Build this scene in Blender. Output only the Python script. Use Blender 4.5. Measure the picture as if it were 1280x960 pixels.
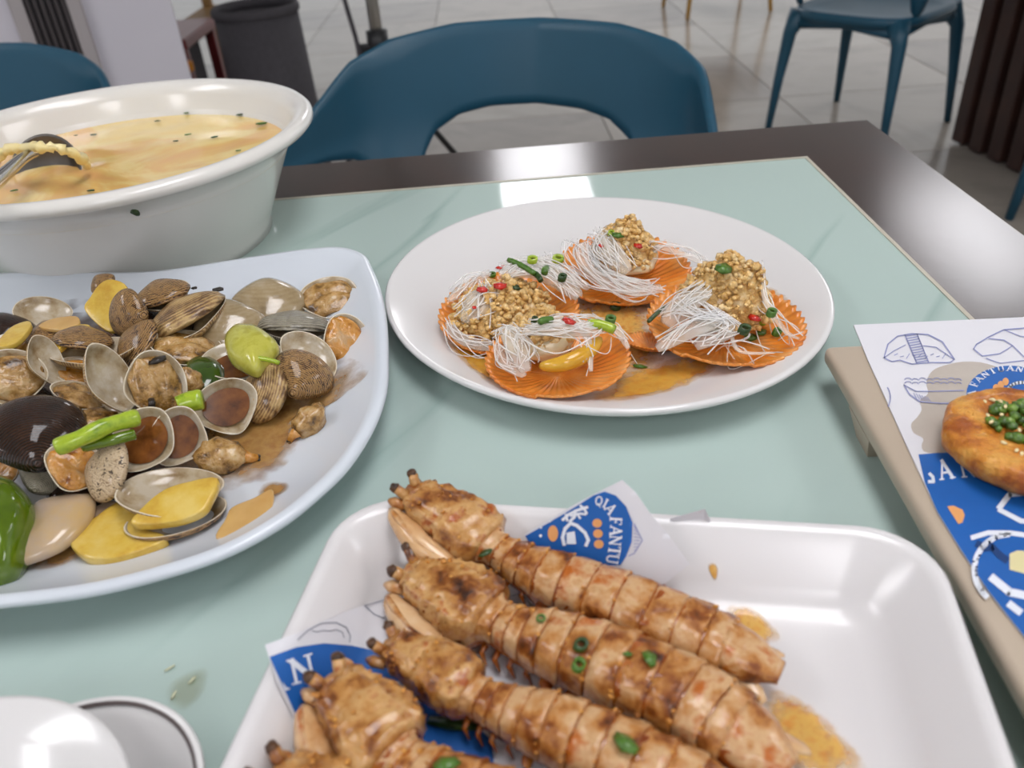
import bpy, bmesh, math, random
from mathutils import Vector, Matrix, Euler, noise
for o in list(bpy.data.objects): bpy.data.objects.remove(o)
S = bpy.context.scene
COL = S.collection
random.seed(7)
V3 = Vector
TZ = 0.75                      # table top height; floor is z = 0
# ------------------------------------------------------------------ camera
CAMH = TZ + 0.33
FPX = 1040.29
FW = V3((-0.00003, 0.829885, -0.557934)); RT = V3((0.996839, -0.044301, -0.065947)); UP = V3((0.079445, 0.556172, 0.827261))
CP = V3((0, 0, CAMH))
cd = bpy.data.cameras.new('camera'); cam = bpy.data.objects.new('camera', cd); COL.objects.link(cam)
cam.matrix_world = Matrix(((RT.x, UP.x, -FW.x, CP.x), (RT.y, UP.y, -FW.y, CP.y), (RT.z, UP.z, -FW.z, CP.z), (0, 0, 0, 1)))
cd.sensor_width = 36; cd.lens = 36 * FPX / 1280; cd.clip_start = 0.01
cd.dof.use_dof = True; cd.dof.focus_distance = 0.60; cd.dof.aperture_fstop = 8.0
S.camera = cam
# ------------------------------------------------------------------ world, exposure
w = bpy.data.worlds.new('world'); S.world = w; w.use_nodes = True
w.node_tree.nodes['Background'].inputs[0].default_value = (0.93, 0.96, 1.0, 1)
w.node_tree.nodes['Background'].inputs[1].default_value = 0.52
S.view_settings.view_transform = 'Standard'; S.view_settings.look = 'None'
S.view_settings.exposure = 0.40; S.view_settings.gamma = 1
PANEL = 6.8                   # emission of the ceiling panels
# ------------------------------------------------------------------ helpers
def lin(c):
    return tuple((v / 12.92 if v <= 0.04045 else ((v + 0.055) / 1.055) ** 2.4) for v in c)
def hx(h):
    h = h.lstrip('#'); return lin([int(h[i:i + 2], 16) / 255 for i in (0, 2, 4)]) + (1,)
def at(px, py, h=0.0):
    """point of the photograph's pixel at height h above the table top"""
    d = FW * FPX + RT * (px - 640) - UP * (py - 480)
    return CP + d * ((TZ + h - CAMH) / d.z)
def scale_at(P):               # metres per photo pixel at P
    return (P - CP).dot(FW) / FPX
def mat(name, cols, scale=20, rough=0.5, bump=0.0, bscale=None, detail=5, coat=0.0, sss=0.0, trans=0.0, alpha=1.0, metal=0.0,
        emit=None, wave=None, distort=0.0, pos=None, ior=1.45, rnd=True, bdist=0.002, sss_r=0.004, spec=0.5, wave_w=0.22, coat_r=0.08):
    m = bpy.data.materials.new(name); m.use_nodes = True
    nt = m.node_tree; N = nt.nodes; L = nt.links
    b = N['Principled BSDF']
    b.inputs['Roughness'].default_value = rough; b.inputs['Metallic'].default_value = metal
    b.inputs['Coat Weight'].default_value = coat; b.inputs['Coat Roughness'].default_value = coat_r
    b.inputs['Subsurface Weight'].default_value = sss; b.inputs['Subsurface Radius'].default_value = (sss_r, sss_r * .6, sss_r * .35)
    b.inputs['Subsurface Scale'].default_value = 1.0
    b.inputs['Transmission Weight'].default_value = trans; b.inputs['Alpha'].default_value = alpha; b.inputs['IOR'].default_value = ior
    b.inputs['Specular IOR Level'].default_value = spec
    if isinstance(cols, str): cols = [cols]
    tc = N.new('ShaderNodeTexCoord'); vec = tc.outputs['Object']
    if rnd:
        oi = N.new('ShaderNodeObjectInfo'); ad = N.new('ShaderNodeVectorMath'); ad.operation = 'ADD'
        ml = N.new('ShaderNodeMath'); ml.operation = 'MULTIPLY'; ml.inputs[1].default_value = 37.0
        L.new(oi.outputs['Random'], ml.inputs[0]); L.new(vec, ad.inputs[0]); L.new(ml.outputs[0], ad.inputs[1]); nvec = ad.outputs[0]
    else: nvec = vec
    nz = N.new('ShaderNodeTexNoise'); nz.inputs['Scale'].default_value = scale; nz.inputs['Detail'].default_value = detail
    nz.inputs['Distortion'].default_value = distort; nz.inputs['Roughness'].default_value = 0.6
    L.new(nvec, nz.inputs['Vector'])
    fac = nz.outputs[0]
    wv = None
    if wave:                                   # (type, scale, distortion)
        wv = N.new('ShaderNodeTexWave'); wv.wave_type = wave[0]; wv.inputs['Scale'].default_value = wave[1]
        wv.inputs['Distortion'].default_value = wave[2]; wv.inputs['Detail'].default_value = 3; wv.inputs['Detail Scale'].default_value = wave[3] if len(wave) > 3 else 2
        if wave[0] == 'RINGS': wv.rings_direction = 'SPHERICAL'
        mp = N.new('ShaderNodeMapping'); L.new(vec, mp.inputs['Vector'])
        if len(wave) > 4: mp.inputs['Location'].default_value = wave[4]
        L.new(mp.outputs[0], wv.inputs['Vector'])
        mx = N.new('ShaderNodeMath'); mx.operation = 'MULTIPLY_ADD'; mx.inputs[1].default_value = wave_w
        h2 = N.new('ShaderNodeMath'); h2.operation = 'MULTIPLY'; h2.inputs[1].default_value = 1.05 - wave_w
        L.new(fac, h2.inputs[0]); L.new(wv.outputs['Fac'], mx.inputs[0]); L.new(h2.outputs[0], mx.inputs[2]); fac = mx.outputs[0]
    if len(cols) > 1:
        r = N.new('ShaderNodeValToRGB'); el = r.color_ramp.elements
        n = len(cols); ps = pos or [0.3 + 0.4 * i / (n - 1) for i in range(n)]
        while len(el) < n: el.new(0.5)
        for i, c in enumerate(cols): el[i].position = ps[i]
        for i, c in enumerate(cols): el[i].color = hx(c)
        L.new(fac, r.inputs[0]); L.new(r.outputs[0], b.inputs['Base Color'])
    else: b.inputs['Base Color'].default_value = hx(cols[0])
    if bump:
        bn = N.new('ShaderNodeBump'); bn.inputs['Strength'].default_value = bump; bn.inputs['Distance'].default_value = bdist
        if bscale:
            n2 = N.new('ShaderNodeTexNoise'); n2.inputs['Scale'].default_value = bscale; n2.inputs['Detail'].default_value = 4
            L.new(nvec, n2.inputs['Vector']); L.new(n2.outputs[0], bn.inputs['Height'])
        else: L.new(fac, bn.inputs['Height'])
        L.new(bn.outputs[0], b.inputs['Normal'])
    if emit:
        b.inputs['Emission Color'].default_value = hx(emit[0]); b.inputs['Emission Strength'].default_value = emit[1]
    return m
def mesh(name, verts, faces, m=None, smooth=True, midx=None):
    me = bpy.data.meshes.new(name); me.from_pydata([tuple(v) for v in verts], [], faces); me.update()
    for mm in (m if isinstance(m, (list, tuple)) else [m]):
        if mm: me.materials.append(mm)
    if midx: me.polygons.foreach_set('material_index', midx)
    if smooth: me.polygons.foreach_set('use_smooth', [True] * len(me.polygons))
    return me
def link(name, me, parent=None, loc=None, rot=None, scale=None):
    o = bpy.data.objects.new(name, me); COL.objects.link(o)
    if parent: o.parent = parent
    if loc is not None: o.location = loc
    if rot is not None: o.rotation_euler = rot
    if scale is not None: o.scale = scale if hasattr(scale, '__len__') else (scale,) * 3
    return o
def obj(name, verts, faces, m, parent=None, smooth=True, **k):
    return link(name, mesh(name, verts, faces, m, smooth), parent, **k)
def bmobj(name, bm, m, parent=None, smooth=True, **k):
    me = bpy.data.meshes.new(name); bm.to_mesh(me); bm.free()
    for mm in (m if isinstance(m, (list, tuple)) else [m]): me.materials.append(mm)
    if smooth: me.polygons.foreach_set('use_smooth', [True] * len(me.polygons))
    return link(name, me, parent, **k)
def tag(o, label, cat, group=None):
    o['label'] = label; o['category'] = cat
    if group: o['group'] = group
    return o
def thing(name, label, cat, loc=(0, 0, 0), rot=None, group=None):
    o = link(name, None, loc=loc, rot=rot); o.empty_display_size = 0.02
    return tag(o, label, cat, group)
def struct(o): o['kind'] = 'structure'; return o
def stuff(o): o['kind'] = 'stuff'; return o
def box_bm(bm, c, s, rot=None, bev=0.0, seg=2):
    r = bmesh.ops.create_cube(bm, size=1.0); vs = r['verts']
    M = Matrix.Translation(c) @ (Euler(rot).to_matrix().to_4x4() if rot else Matrix()) @ Matrix.Diagonal((*s, 1))
    bmesh.ops.transform(bm, matrix=M, verts=vs)
    if bev:
        es = list({e for v in vs for e in v.link_edges})
        bmesh.ops.bevel(bm, geom=es, offset=bev, segments=seg, affect='EDGES', profile=0.5)
def box(name, c, s, m, parent=None, rot=None, bev=0.0, smooth=False):
    bm = bmesh.new(); box_bm(bm, c, s, rot, bev); return bmobj(name, bm, m, parent, smooth)
def loft(rings, cap0=True, cap1=True, closed=True):
    n = len(rings[0]); V = [p for r in rings for p in r]; F = []
    for i in range(len(rings) - 1):
        for j in range(n if closed else n - 1):
            a = i * n + j; b_ = i * n + (j + 1) % n
            F.append((a, b_, b_ + n, a + n))
    if cap0: F.append(tuple(range(n - 1, -1, -1)))
    if cap1: F.append(tuple(range((len(rings) - 1) * n, len(rings) * n)))
    return V, F
def tube(pts, rad, n=8, cap=True):
    """rad: number or list"""
    pts = [V3(p) for p in pts]; R = rad if hasattr(rad, '__len__') else [rad] * len(pts)
    rings = []; side = None
    for i, p in enumerate(pts):
        t = (pts[min(i + 1, len(pts) - 1)] - pts[max(i - 1, 0)]).normalized()
        if side is None:
            side = t.orthogonal().normalized()
        side = (side - t * side.dot(t)).normalized(); up = t.cross(side)
        rings.append([p + (side * math.cos(2 * math.pi * k / n) + up * math.sin(2 * math.pi * k / n)) * R[i] for k in range(n)])
    return loft(rings, cap, cap)
def join(parts):
    V = []; F = []
    for v, f in parts:
        o = len(V); V += list(v); F += [tuple(i + o for i in q) for q in f]
    return V, F
def spline(pts, n):
    """Catmull-Rom through pts (any dimension lists) -> n samples"""
    P = [list(p) for p in pts]; out = []
    m = len(P) - 1
    for k in range(n):
        u = m * k / (n - 1); i = min(int(u), m - 1); t = u - i
        p0 = P[max(i - 1, 0)]; p1 = P[i]; p2 = P[i + 1]; p3 = P[min(i + 2, m)]
        out.append([0.5 * (2 * b_ + (c - a) * t + (2 * a - 5 * b_ + 4 * c - d) * t * t + (3 * b_ - a - 3 * c + d) * t ** 3)
                    for a, b_, c, d in zip(p0, p1, p2, p3)])
    return out
def closed_spline(pts, per=6):
    P = [list(p) for p in pts]; m = len(P); out = []
    for i in range(m):
        p0, p1, p2, p3 = P[i - 1], P[i], P[(i + 1) % m], P[(i + 2) % m]
        for k in range(per):
            t = k / per
            out.append([0.5 * (2 * b_ + (c - a) * t + (2 * a - 5 * b_ + 4 * c - d) * t * t + (3 * b_ - a - 3 * c + d) * t ** 3)
                        for a, b_, c, d in zip(p0, p1, p2, p3)])
    return out
def sm(a, b_, x):
    t = max(0, min(1, (x - a) / (b_ - a))); return t * t * (3 - 2 * t)
def interp(tab, x):
    if x <= tab[0][0]: return tab[0][1]
    for (a, u), (b_, v_) in zip(tab, tab[1:]):
        if x <= b_: return u + (v_ - u) * (x - a) / (b_ - a)
    return tab[-1][1]
def frame(X, Z):
    Z = Z.normalized(); X = (X - Z * X.dot(Z)).normalized(); Y = Z.cross(X)
    return Matrix(((X.x, Y.x, Z.x), (X.y, Y.y, Z.y), (X.z, Y.z, Z.z)))
def facing(P, ang, asp, down=False, lift=0.0):
    """world rotation of a disc at P whose outline, from the table side, is an ellipse of this angle and aspect"""
    v = (CP - P).normalized(); r = (RT - v * RT.dot(v)).normalized(); u = v.cross(r)
    a = math.radians(ang); mj = r * math.cos(a) + u * math.sin(a); mn = v.cross(mj)
    asp = min(asp, 0.999); q = math.sqrt(1 - asp * asp)
    N1, N2 = v * asp + mn * q, v * asp - mn * q
    N = N1 if (N1.z > N2.z) != down else N2
    return frame(mj, N)
# ------------------------------------------------------------------ materials
M = {}
M['white'] = mat('white_glaze', ['#d9d7d6', '#dcdad9'], 3, rough=0.16, coat=0.4)
M['tray'] = mat('white_melamine', ['#d8d5d5', '#dbd8d8'], 3, rough=0.22, coat=0.25)
M['bluewhite'] = mat('cool_white_melamine', ['#cfd5dd', '#d2d8df'], 3, rough=0.25, coat=0.3)
M['cream'] = mat('bowl_white', ['#dddad4', '#e0ddd7'], 3, rough=0.2, coat=0.3)
M['wood'] = mat('dark_table_wood', ['#23110d', '#2f1913', '#26130e'], 4, rough=0.22, bump=0.04, bscale=90, wave=('BANDS', 1.5, 8, 3), rnd=False, spec=0.35, coat=0.5, coat_r=0.17)
M['trim'] = mat('beige_edging', '#b9b3a2', rough=0.4)
M['blue'] = mat('teal_blue_plastic', ['#1d4a5e', '#205067'], 3, rough=0.38)
M['beige'] = mat('beige_tray_plastic', ['#b5a592', '#b9a996'], 6, rough=0.42)
M['paper'] = mat('white_greaseproof_paper', ['#d6d5da', '#dbdadf'], 8, rough=0.55, sss=0.0)
M['ink'] = mat('blue_print', ['#1659a4', '#195fae'], 30, rough=0.45)
M['inkw'] = mat('white_print', '#dfe3ec', rough=0.5)
M['inkl'] = mat('thin_blue_line_print', '#8d93bf', rough=0.6)
M['inkg'] = mat('thin_grey_line_print', '#8f929e', rough=0.6)
M['inko'] = mat('orange_print', '#dd9e62', rough=0.5)
M['inkd'] = mat('dark_blue_print', '#143a70', rough=0.5)
M['inky'] = mat('cream_print', '#d9cf9e', rough=0.5)
M['stain'] = mat('wet_grease_paper', ['#b5aba1', '#bdb3a8'], 40, rough=0.2, coat=0.3)
M['steel'] = mat('steel', '#b9b7b2', rough=0.22, metal=1.0)
M['steelshade'] = mat('shaded_steel', '#6d6965', rough=0.32, metal=1.0)  # darker copy of steel: the ladle bowl's dark reflection put into its colour
M['dark'] = mat('black_plastic', '#17171a', rough=0.4)
M['wallw'] = mat('white_lacquer', ['#cfcbd3', '#d3cfd6'], 2, rough=0.5)
M['frameg'] = mat('greige_frame', '#a9a2a2', rough=0.5)
M['slat'] = mat('dark_slat', '#453f40', rough=0.5)
M['brown'] = mat('brown_slat_wood', ['#2c1a16', '#3a241d'], 6, rough=0.5, wave=('BANDS', 3, 6, 3))
M['red'] = mat('dark_red_top', '#6a2424', rough=0.3)
M['grey'] = mat('charcoal_fabric', ['#3f3c40', '#474448'], 60, rough=0.8)
M['tan'] = mat('tan_wood', '#8c6a3c', rough=0.5)
M['yellow'] = mat('ochre_metal', '#c08d2c', rough=0.4)
M['ceil'] = mat('ceiling_white', '#d8d8d6', rough=0.9)
M['orange_plastic'] = mat('orange_plastic', '#c07a1c', rough=0.5)
def tile_mat(name, cols):
    return mat(name, cols, 1.6, rough=0.17, detail=8, distort=1.2, pos=None)
TILES = [tile_mat('floor_tile_a', ['#938b82', '#a69e94', '#9d958b']), tile_mat('floor_tile_b', ['#877f77', '#9a9289', '#918980']),
         tile_mat('floor_tile_c', ['#9c958b', '#ada69c', '#a49d93'])]
M['grout'] = mat('grout', '#857e77', rough=0.8)
def glass_mat():
    m = mat('green_glass_marble', ['#adbfb9', '#b4c7c0'], 1.5, rough=0.06, coat=0.0, detail=3, rnd=False, spec=0.55)
    nt = m.node_tree; N = nt.nodes; L = nt.links; b = N['Principled BSDF']
    src = b.inputs['Base Color'].links[0].from_socket
    tc = N.new('ShaderNodeTexCoord'); mp = N.new('ShaderNodeMapping'); L.new(tc.outputs['Object'], mp.inputs[0])
    mp.vector_type = 'TEXTURE'; mp.inputs['Rotation'].default_value = (0, 0, math.radians(55)); mp.inputs['Scale'].default_value = (1.8, .26, 1)
    nz = N.new('ShaderNodeTexNoise'); nz.inputs['Scale'].default_value = 1.5; nz.inputs['Detail'].default_value = 4; nz.inputs['Roughness'].default_value = .45; L.new(mp.outputs[0], nz.inputs[0])
    sb = N.new('ShaderNodeMath'); sb.operation = 'SUBTRACT'; sb.inputs[1].default_value = .5; L.new(nz.outputs[0], sb.inputs[0])
    ab = N.new('ShaderNodeMath'); ab.operation = 'ABSOLUTE'; L.new(sb.outputs[0], ab.inputs[0])
    mr = N.new('ShaderNodeMapRange'); mr.inputs['From Max'].default_value = .022; mr.inputs['To Min'].default_value = 1; mr.inputs['To Max'].default_value = 0; L.new(ab.outputs[0], mr.inputs['Value'])
    n2 = N.new('ShaderNodeTexNoise'); n2.inputs['Scale'].default_value = 4; L.new(tc.outputs['Object'], n2.inputs[0])
    r2 = N.new('ShaderNodeValToRGB'); r2.color_ramp.elements[0].position = 0.45; r2.color_ramp.elements[1].position = 0.68
    L.new(n2.outputs[0], r2.inputs[0])
    mu = N.new('ShaderNodeMath'); mu.operation = 'MULTIPLY'; L.new(mr.outputs[0], mu.inputs[0]); L.new(r2.outputs[0], mu.inputs[1])
    m2 = N.new('ShaderNodeMath'); m2.operation = 'MULTIPLY'; m2.inputs[1].default_value = 0.42; L.new(mu.outputs[0], m2.inputs[0])
    mix = N.new('ShaderNodeMix'); mix.data_type = 'RGBA'; L.new(m2.outputs[0], mix.inputs['Factor']); L.new(src, mix.inputs['A'])
    mix.inputs['B'].default_value = hx('#6f8f86'); L.new(mix.outputs['Result'], b.inputs['Base Color'])
    return m
M['glass'] = glass_mat()
# food
M['soup'] = mat('egg_soup', ['#e0a96a', '#e3b96e', '#ead089', '#e6c476'], 9, rough=0.12, detail=6, distort=0.8, coat=0.3, bump=0.1, bdist=0.001, rnd=False, pos=[.34, .46, .55, .68])
M['egg'] = mat('egg_flake', ['#ead48c', '#f2e4b0'], 60, rough=0.35, bump=0.4, bscale=150, coat=0.2)
M['chive'] = mat('chive_green', ['#2f4f14', '#4d7422', '#3c6219'], 200, rough=0.35, coat=0.3)
M['chived'] = mat('chive_dark_green', ['#1d3312', '#33511c'], 200, rough=0.35, coat=0.3)
M['scal'] = mat('scallion_bright', ['#84a01c', '#a2b82e', '#6d8c17'], 120, rough=0.28, coat=0.5, sss=0.2)
M['pepper'] = mat('green_pepper', ['#4a620d', '#587110', '#677f16'], 30, rough=0.14, coat=0.6)
M['pepperd'] = mat('dark_green_pepper', ['#29400f', '#3c5516'], 40, rough=0.15, coat=0.6)
M['pale_pepper'] = mat('pale_green_pepper', ['#a8a432', '#bcb850', '#9a951f'], 80, rough=0.2, coat=0.6, bump=0.3, bdist=0.001)
M['ginger'] = mat('ginger_flesh', ['#b98c2a', '#d0ad48', '#d8bc66'], 45, rough=0.24, coat=0.5, bump=0.25, bscale=260, bdist=0.0016)
M['onion'] = mat('onion_flesh', ['#a89488', '#b9a184', '#c4a265'], 25, rough=0.2, coat=0.5, sss=0.15)
M['amber'] = mat('amber_onion_flesh', ['#c09555', '#cda667'], 50, rough=0.18, coat=0.6, sss=0.15)
M['shell_in'] = mat('clam_shell_inside', ['#8f7653', '#b09e80', '#bfb29d'], 1.4, pos=[.34, .47, .6], rough=0.22, coat=0.5, bump=0.05)
M['shell_rim'] = mat('clam_shell_rim', ['#cfc2aa', '#ddd3bf'], 8, rough=0.35)
M['o_tan'] = mat('tan_clam_outside', ['#5c3f22', '#98764a', '#bfa06c'], 3.0, pos=[.38, .5, .62], rough=0.3, coat=0.4, bump=0.35, wave_w=.14, bdist=0.02, wave=('RINGS', 4.2, 1.2, 2, (0, .8, .1)))
M['o_brown'] = mat('brown_speckled_clam_outside', ['#352012', '#876038', '#bd9662', '#94703f'], 5.0, pos=[.41, .48, .55, .63], distort=.9, wave_w=.20, rough=0.28, coat=0.45, bump=0.5, bdist=0.02, wave=('RINGS', 5, 1.5, 2, (0, .8, .1)))
M['o_dark'] = mat('dark_brown_clam_outside', ['#23130e', '#3e281c', '#57392a'], 3, rough=0.22, coat=0.6, bump=0.8, bdist=0.03, wave=('RINGS', 6, 2.5, 2, (0, .8, .1)))
M['o_grey'] = mat('grey_clam_outside', ['#5a554a', '#8f8878', '#a39b88'], 3, rough=0.3, coat=0.4, bump=0.5, bdist=0.02, wave=('RINGS', 5, 1.0, 2, (0, .8, .1)))
M['o_zebra'] = mat('zebra_clam_outside', ['#2c1d14', '#bfa684', '#c9b394', '#8d7355'], 4, rough=0.3, coat=0.3, bump=0.3, bdist=0.02, wave=('BANDS', 2.0, 14, 2.5), pos=[.36, .42, .6, .7])
M['o_smooth'] = mat('smooth_greybrown_clam', ['#85704f', '#9b8765', '#aa997c'], 1.8, rough=0.16, coat=0.7, bump=0.05, wave_w=.06, bdist=0.02, wave=('RINGS', 2.5, .6, 2, (0, .8, .1)))
M['meat'] = mat('clam_meat', ['#4f361a', '#8d672f', '#b38b52', '#c0a272'], 2.2, pos=[.34, .43, .54, .66], rough=0.2, coat=0.6, bump=0.22, bdist=0.06, sss=0.1, detail=4)
M['meato'] = mat('orange_clam_meat', ['#80490f', '#bd7f2e', '#c89048', '#bf9a6c'], 1.6, pos=[.34, .44, .54, .66], rough=0.2, coat=0.6, bump=0.22, bdist=0.06, sss=0.1, detail=4)
M['siphon'] = mat('dark_siphon', '#2a231d', rough=0.35)
M['broth'] = mat('brown_broth', ['#4e2a12', '#71421d', '#865226'], 2, rough=0.08, coat=0.4)
def puddle_mat(name, cols, scale, a0, a1, rough=0.08):
    """thin sauce film: see-through where the film is thin (vertex depth attribute)"""
    m = mat(name, cols, scale, rough=rough, rnd=False); nt = m.node_tree; N = nt.nodes; L = nt.links
    at_ = N.new('ShaderNodeAttribute'); at_.attribute_name = 'film'
    nz = N.new('ShaderNodeTexNoise'); nz.inputs['Scale'].default_value = scale * 1.5; nz.inputs['Detail'].default_value = 6
    tc = N.new('ShaderNodeTexCoord'); L.new(tc.outputs['Object'], nz.inputs[0])
    mu = N.new('ShaderNodeMath'); mu.operation = 'MULTIPLY_ADD'; mu.inputs[1].default_value = 1.1; L.new(nz.outputs[0], mu.inputs[0])
    su = N.new('ShaderNodeMath'); su.operation = 'SUBTRACT'; su.inputs[1].default_value = 0.55; L.new(at_.outputs['Fac'], su.inputs[0]); L.new(su.outputs[0], mu.inputs[2])
    r = N.new('ShaderNodeMapRange'); r.inputs['From Min'].default_value = 0.0; r.inputs['From Max'].default_value = 0.8
    r.inputs['To Min'].default_value = a0; r.inputs['To Max'].default_value = a1; L.new(mu.outputs[0], r.inputs['Value'])
    L.new(r.outputs[0], N['Principled BSDF'].inputs['Alpha'])
    return m
M['brothfilm'] = puddle_mat('brown_broth_film', ['#9a6d33', '#b3874a', '#8a5a28'], 60, 0.0, 0.85)
M['brothshade'] = puddle_mat('broth_shade_film', ['#3a2010', '#54321a', '#2c180c'], 40, 0.0, 1.0)  # broth darkened to paint the shade in the gaps of the clam heap
M['oil'] = puddle_mat('orange_oil_film', ['#d9921c', '#e6b03a', '#d98a18'], 70, 0.0, 0.78)
M['smear'] = puddle_mat('orange_sauce_smear', ['#d98f2a', '#e3b252', '#c97b1d'], 120, 0.0, 0.8, 0.25)
M['spill'] = puddle_mat('yellowish_spill_film', ['#9c9a6a', '#a8a67a'], 60, 0.0, 0.28)
M['sc_shell'] = mat('orange_scallop_shell', ['#d2701c', '#df8a34', '#e6a25c'], 50, rough=0.3, coat=0.35, bump=0.25, bscale=220, bdist=0.001)
M['vermi'] = mat('glass_noodle', ['#fdfaf4', '#ffffff'], 30, rough=0.1, coat=0.5, sss=0.0, trans=0.15, alpha=0.5, ior=1.3)
M['vermi2'] = mat('noodle_bundle', ['#f6efe4', '#fbf5ea', '#f2e2c4'], 60, rough=0.2, coat=0.6, bump=0.4, bscale=400, bdist=0.001, trans=0.0, alpha=0.30, ior=1.3)
M['garlic'] = mat('minced_garlic', ['#c08a3e', '#e2b870', '#efd6a6'], 130, rough=0.3, coat=0.45, sss=0.0, bump=0.9, bscale=320, bdist=0.003)
M['roe'] = mat('yellow_scallop_roe', ['#cf951d', '#dfae3a'], 80, rough=0.2, coat=0.5)
M['smeat'] = mat('pale_scallop_meat', ['#d8c69c', '#e5d9b8'], 60, rough=0.25, coat=0.5, sss=0.2)
M['chili'] = mat('red_chili', ['#b01c10', '#c9281a', '#8c150e'], 150, rough=0.2, coat=0.5)
SH = ['#3d1b0b', '#85481a', '#b3793e', '#caa478', '#b05e1c']
M['sh_body'] = mat('fried_shrimp_shell', SH, 48, rough=0.3, coat=0.35, bump=0.5, bscale=260, bdist=0.0012, pos=[.32, .40, .47, .57, .66])
M['sh_head'] = mat('fried_shrimp_head', ['#361a0c', '#82491c', '#b07a3e', '#c79c64', '#a04f18'], 55, rough=0.3, coat=0.4, bump=0.6, bscale=240, bdist=0.0015, pos=[.33, .41, .49, .58, .66])
M['crumbs'] = mat('fried_crumb', ['#7a3f12', '#bf7d2c', '#d9a24e'], 200, rough=.35, coat=.3)
M['sh_under'] = mat('red_brown_shrimp_underside', ['#6b2a10', '#99501d', '#b9752f'], 60, rough=0.25, coat=0.5, bump=0.5, bscale=200, bdist=0.0015)
M['sh_claw'] = mat('pale_shrimp_claw', ['#b07840', '#d2a878', '#dcbc94'], 40, rough=0.25, coat=0.5, bump=0.25, bscale=200, bdist=0.001)
M['sh_eye'] = mat('dark_shrimp_eye', ['#24140c', '#5f3d20'], 200, rough=0.3)
M['cake'] = mat('golden_fried_cake', ['#9a4e10', '#c57a24', '#d89c46'], 70, pos=[.36, .5, .63], rough=0.42, bump=0.8, bscale=230, bdist=0.003, coat=0.15)
M['seaweed'] = mat('green_topping', ['#243d14', '#4d6f22', '#7c9a34'], 160, rough=0.3, coat=0.4, bump=0.6, bscale=300, bdist=0.002)
M['sesame'] = mat('sesame_seed', '#e2d09f', rough=0.4)
M['crumb'] = mat('pale_crumb', '#d6d8b8', rough=0.5)
M['rimline'] = mat('grey_brown_rim_line', '#5d5352', rough=0.3)
# ------------------------------------------------------------------ setting
fl = thing('floor', '', ''); del fl['label'], fl['category']; struct(fl)
obj('screed', [(-6, -4, -0.012), (5, -4, -0.012), (5, 11, -0.012), (-6, 11, -0.012)], [(0, 1, 2, 3)], M['grout'], fl, False)
TS = 0.8; gx0 = 0.48; gy0 = 4.5
bm = bmesh.new(); box_bm(bm, (0, 0, -0.006), (TS - 0.004, TS - 0.004, 0.012), bev=0.0015, seg=1)
tme = []
for m_ in TILES:
    me = bpy.data.meshes.new('tile'); bm.to_mesh(me); me.materials.append(m_); tme.append(me)
bm.free()
rt = random.Random(3)
for i in range(-7, 6):
    for j in range(-5, 8):
        link('tile', rt.choice(tme), fl, loc=(gx0 + (i + .5) * TS, gy0 + (j + .5) * TS, 0))
# ceiling with recessed light panels
ce = box('ceiling', (-0.5, 3.5, 2.86), (11, 15, 0.1), M['ceil']); struct(ce)
M['panel'] = mat('lit_panel', '#ffffff', emit=('#fcfbff', PANEL))
def panel(x, y, label, sx=0.68, sy=1.3):
    t = thing('ceiling_light', label, 'ceiling light', (x, y, 2.81), group='square light panels in the ceiling')
    box('diffuser', (0, 0, -0.008), (sx, sy, 0.012), M['panel'], t)
    bm = bmesh.new()
    for (cx, cy, ax, ay) in ((sx / 2 + .012, 0, .024, sy + .048), (-sx / 2 - .012, 0, .024, sy + .048), (0, sy / 2 + .012, sx, .024), (0, -sy / 2 - .012, sx, .024)):
        box_bm(bm, (cx, cy, -.01), (ax, ay, .02))
    bmobj('frame', bm, M['white'], t, False)
for (x, y, sy) in ((-2.2, 0.3, 1.3), (0.38, 0.3, 1.3), (3.0, 0.3, 1.3), (-2.2, -2.3, 1.3), (0.38, -2.3, 1.3), (3.0, -2.3, 1.3), (0.38, 6.75, 1.8), (3.02, 4.75, 1.5)):
    lab = {6.75: 'ceiling panel whose reflection shows on the glass beyond the scallop plate', 4.75: 'ceiling panel whose reflection shows on the dark wood at right'}.get(y)
    if not lab: lab = 'lit ceiling panel, ' + {-2.2: 'left', .38: 'middle', 3.0: 'right'}[x] + (' one of the row straight above the table' if y > 0 else ' one of the row behind the camera')
    panel(x, y, lab, sx=0.68, sy=sy)
def circ0(r, z, n=48): return [V3((r * math.cos(2 * math.pi * k / n), r * math.sin(2 * math.pi * k / n), z)) for k in range(n)]
# louvred white cabinet at top left
P0 = V3((-0.876, 2.6, 0)); cab = thing('louvred_cabinet', 'tall white cabinet with dark vertical grille, top left behind the soup bowl', 'cabinet', P0, (0, 0, math.radians(19)))
box('body', (-0.42, 0.15, 1.0), (0.84, 0.28, 2.0), M['wallw'], cab, bev=0.006)
gx = -0.318
box('grille_backing', (gx, 0.0055, 1.1), (0.11, 0.01, 1.5), M['dark'], cab)
bm = bmesh.new()
for sx in (-1, 1): box_bm(bm, (gx + sx * 0.070, 0.0, 1.1), (0.036, 0.03, 1.6), bev=.004)
for sz in (-1, 1): box_bm(bm, (gx, 0.0, 1.1 + sz * 0.78), (0.104, 0.03, 0.05), bev=.004)
bmobj('grille_frame', bm, M['frameg'], cab, False)
bm = bmesh.new(); box_bm(bm, (0, 0, 0), (0.010, 0.014, 1.5), rot=(0, 0, .4), bev=.002)
sl0 = bpy.data.meshes.new('slat'); bm.to_mesh(sl0); bm.free(); sl0.materials.append(M['slat'])
for k in range(6): link('slat', sl0, cab, loc=(gx - 0.043 + k * 0.0172, -0.004, 1.1))
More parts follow.
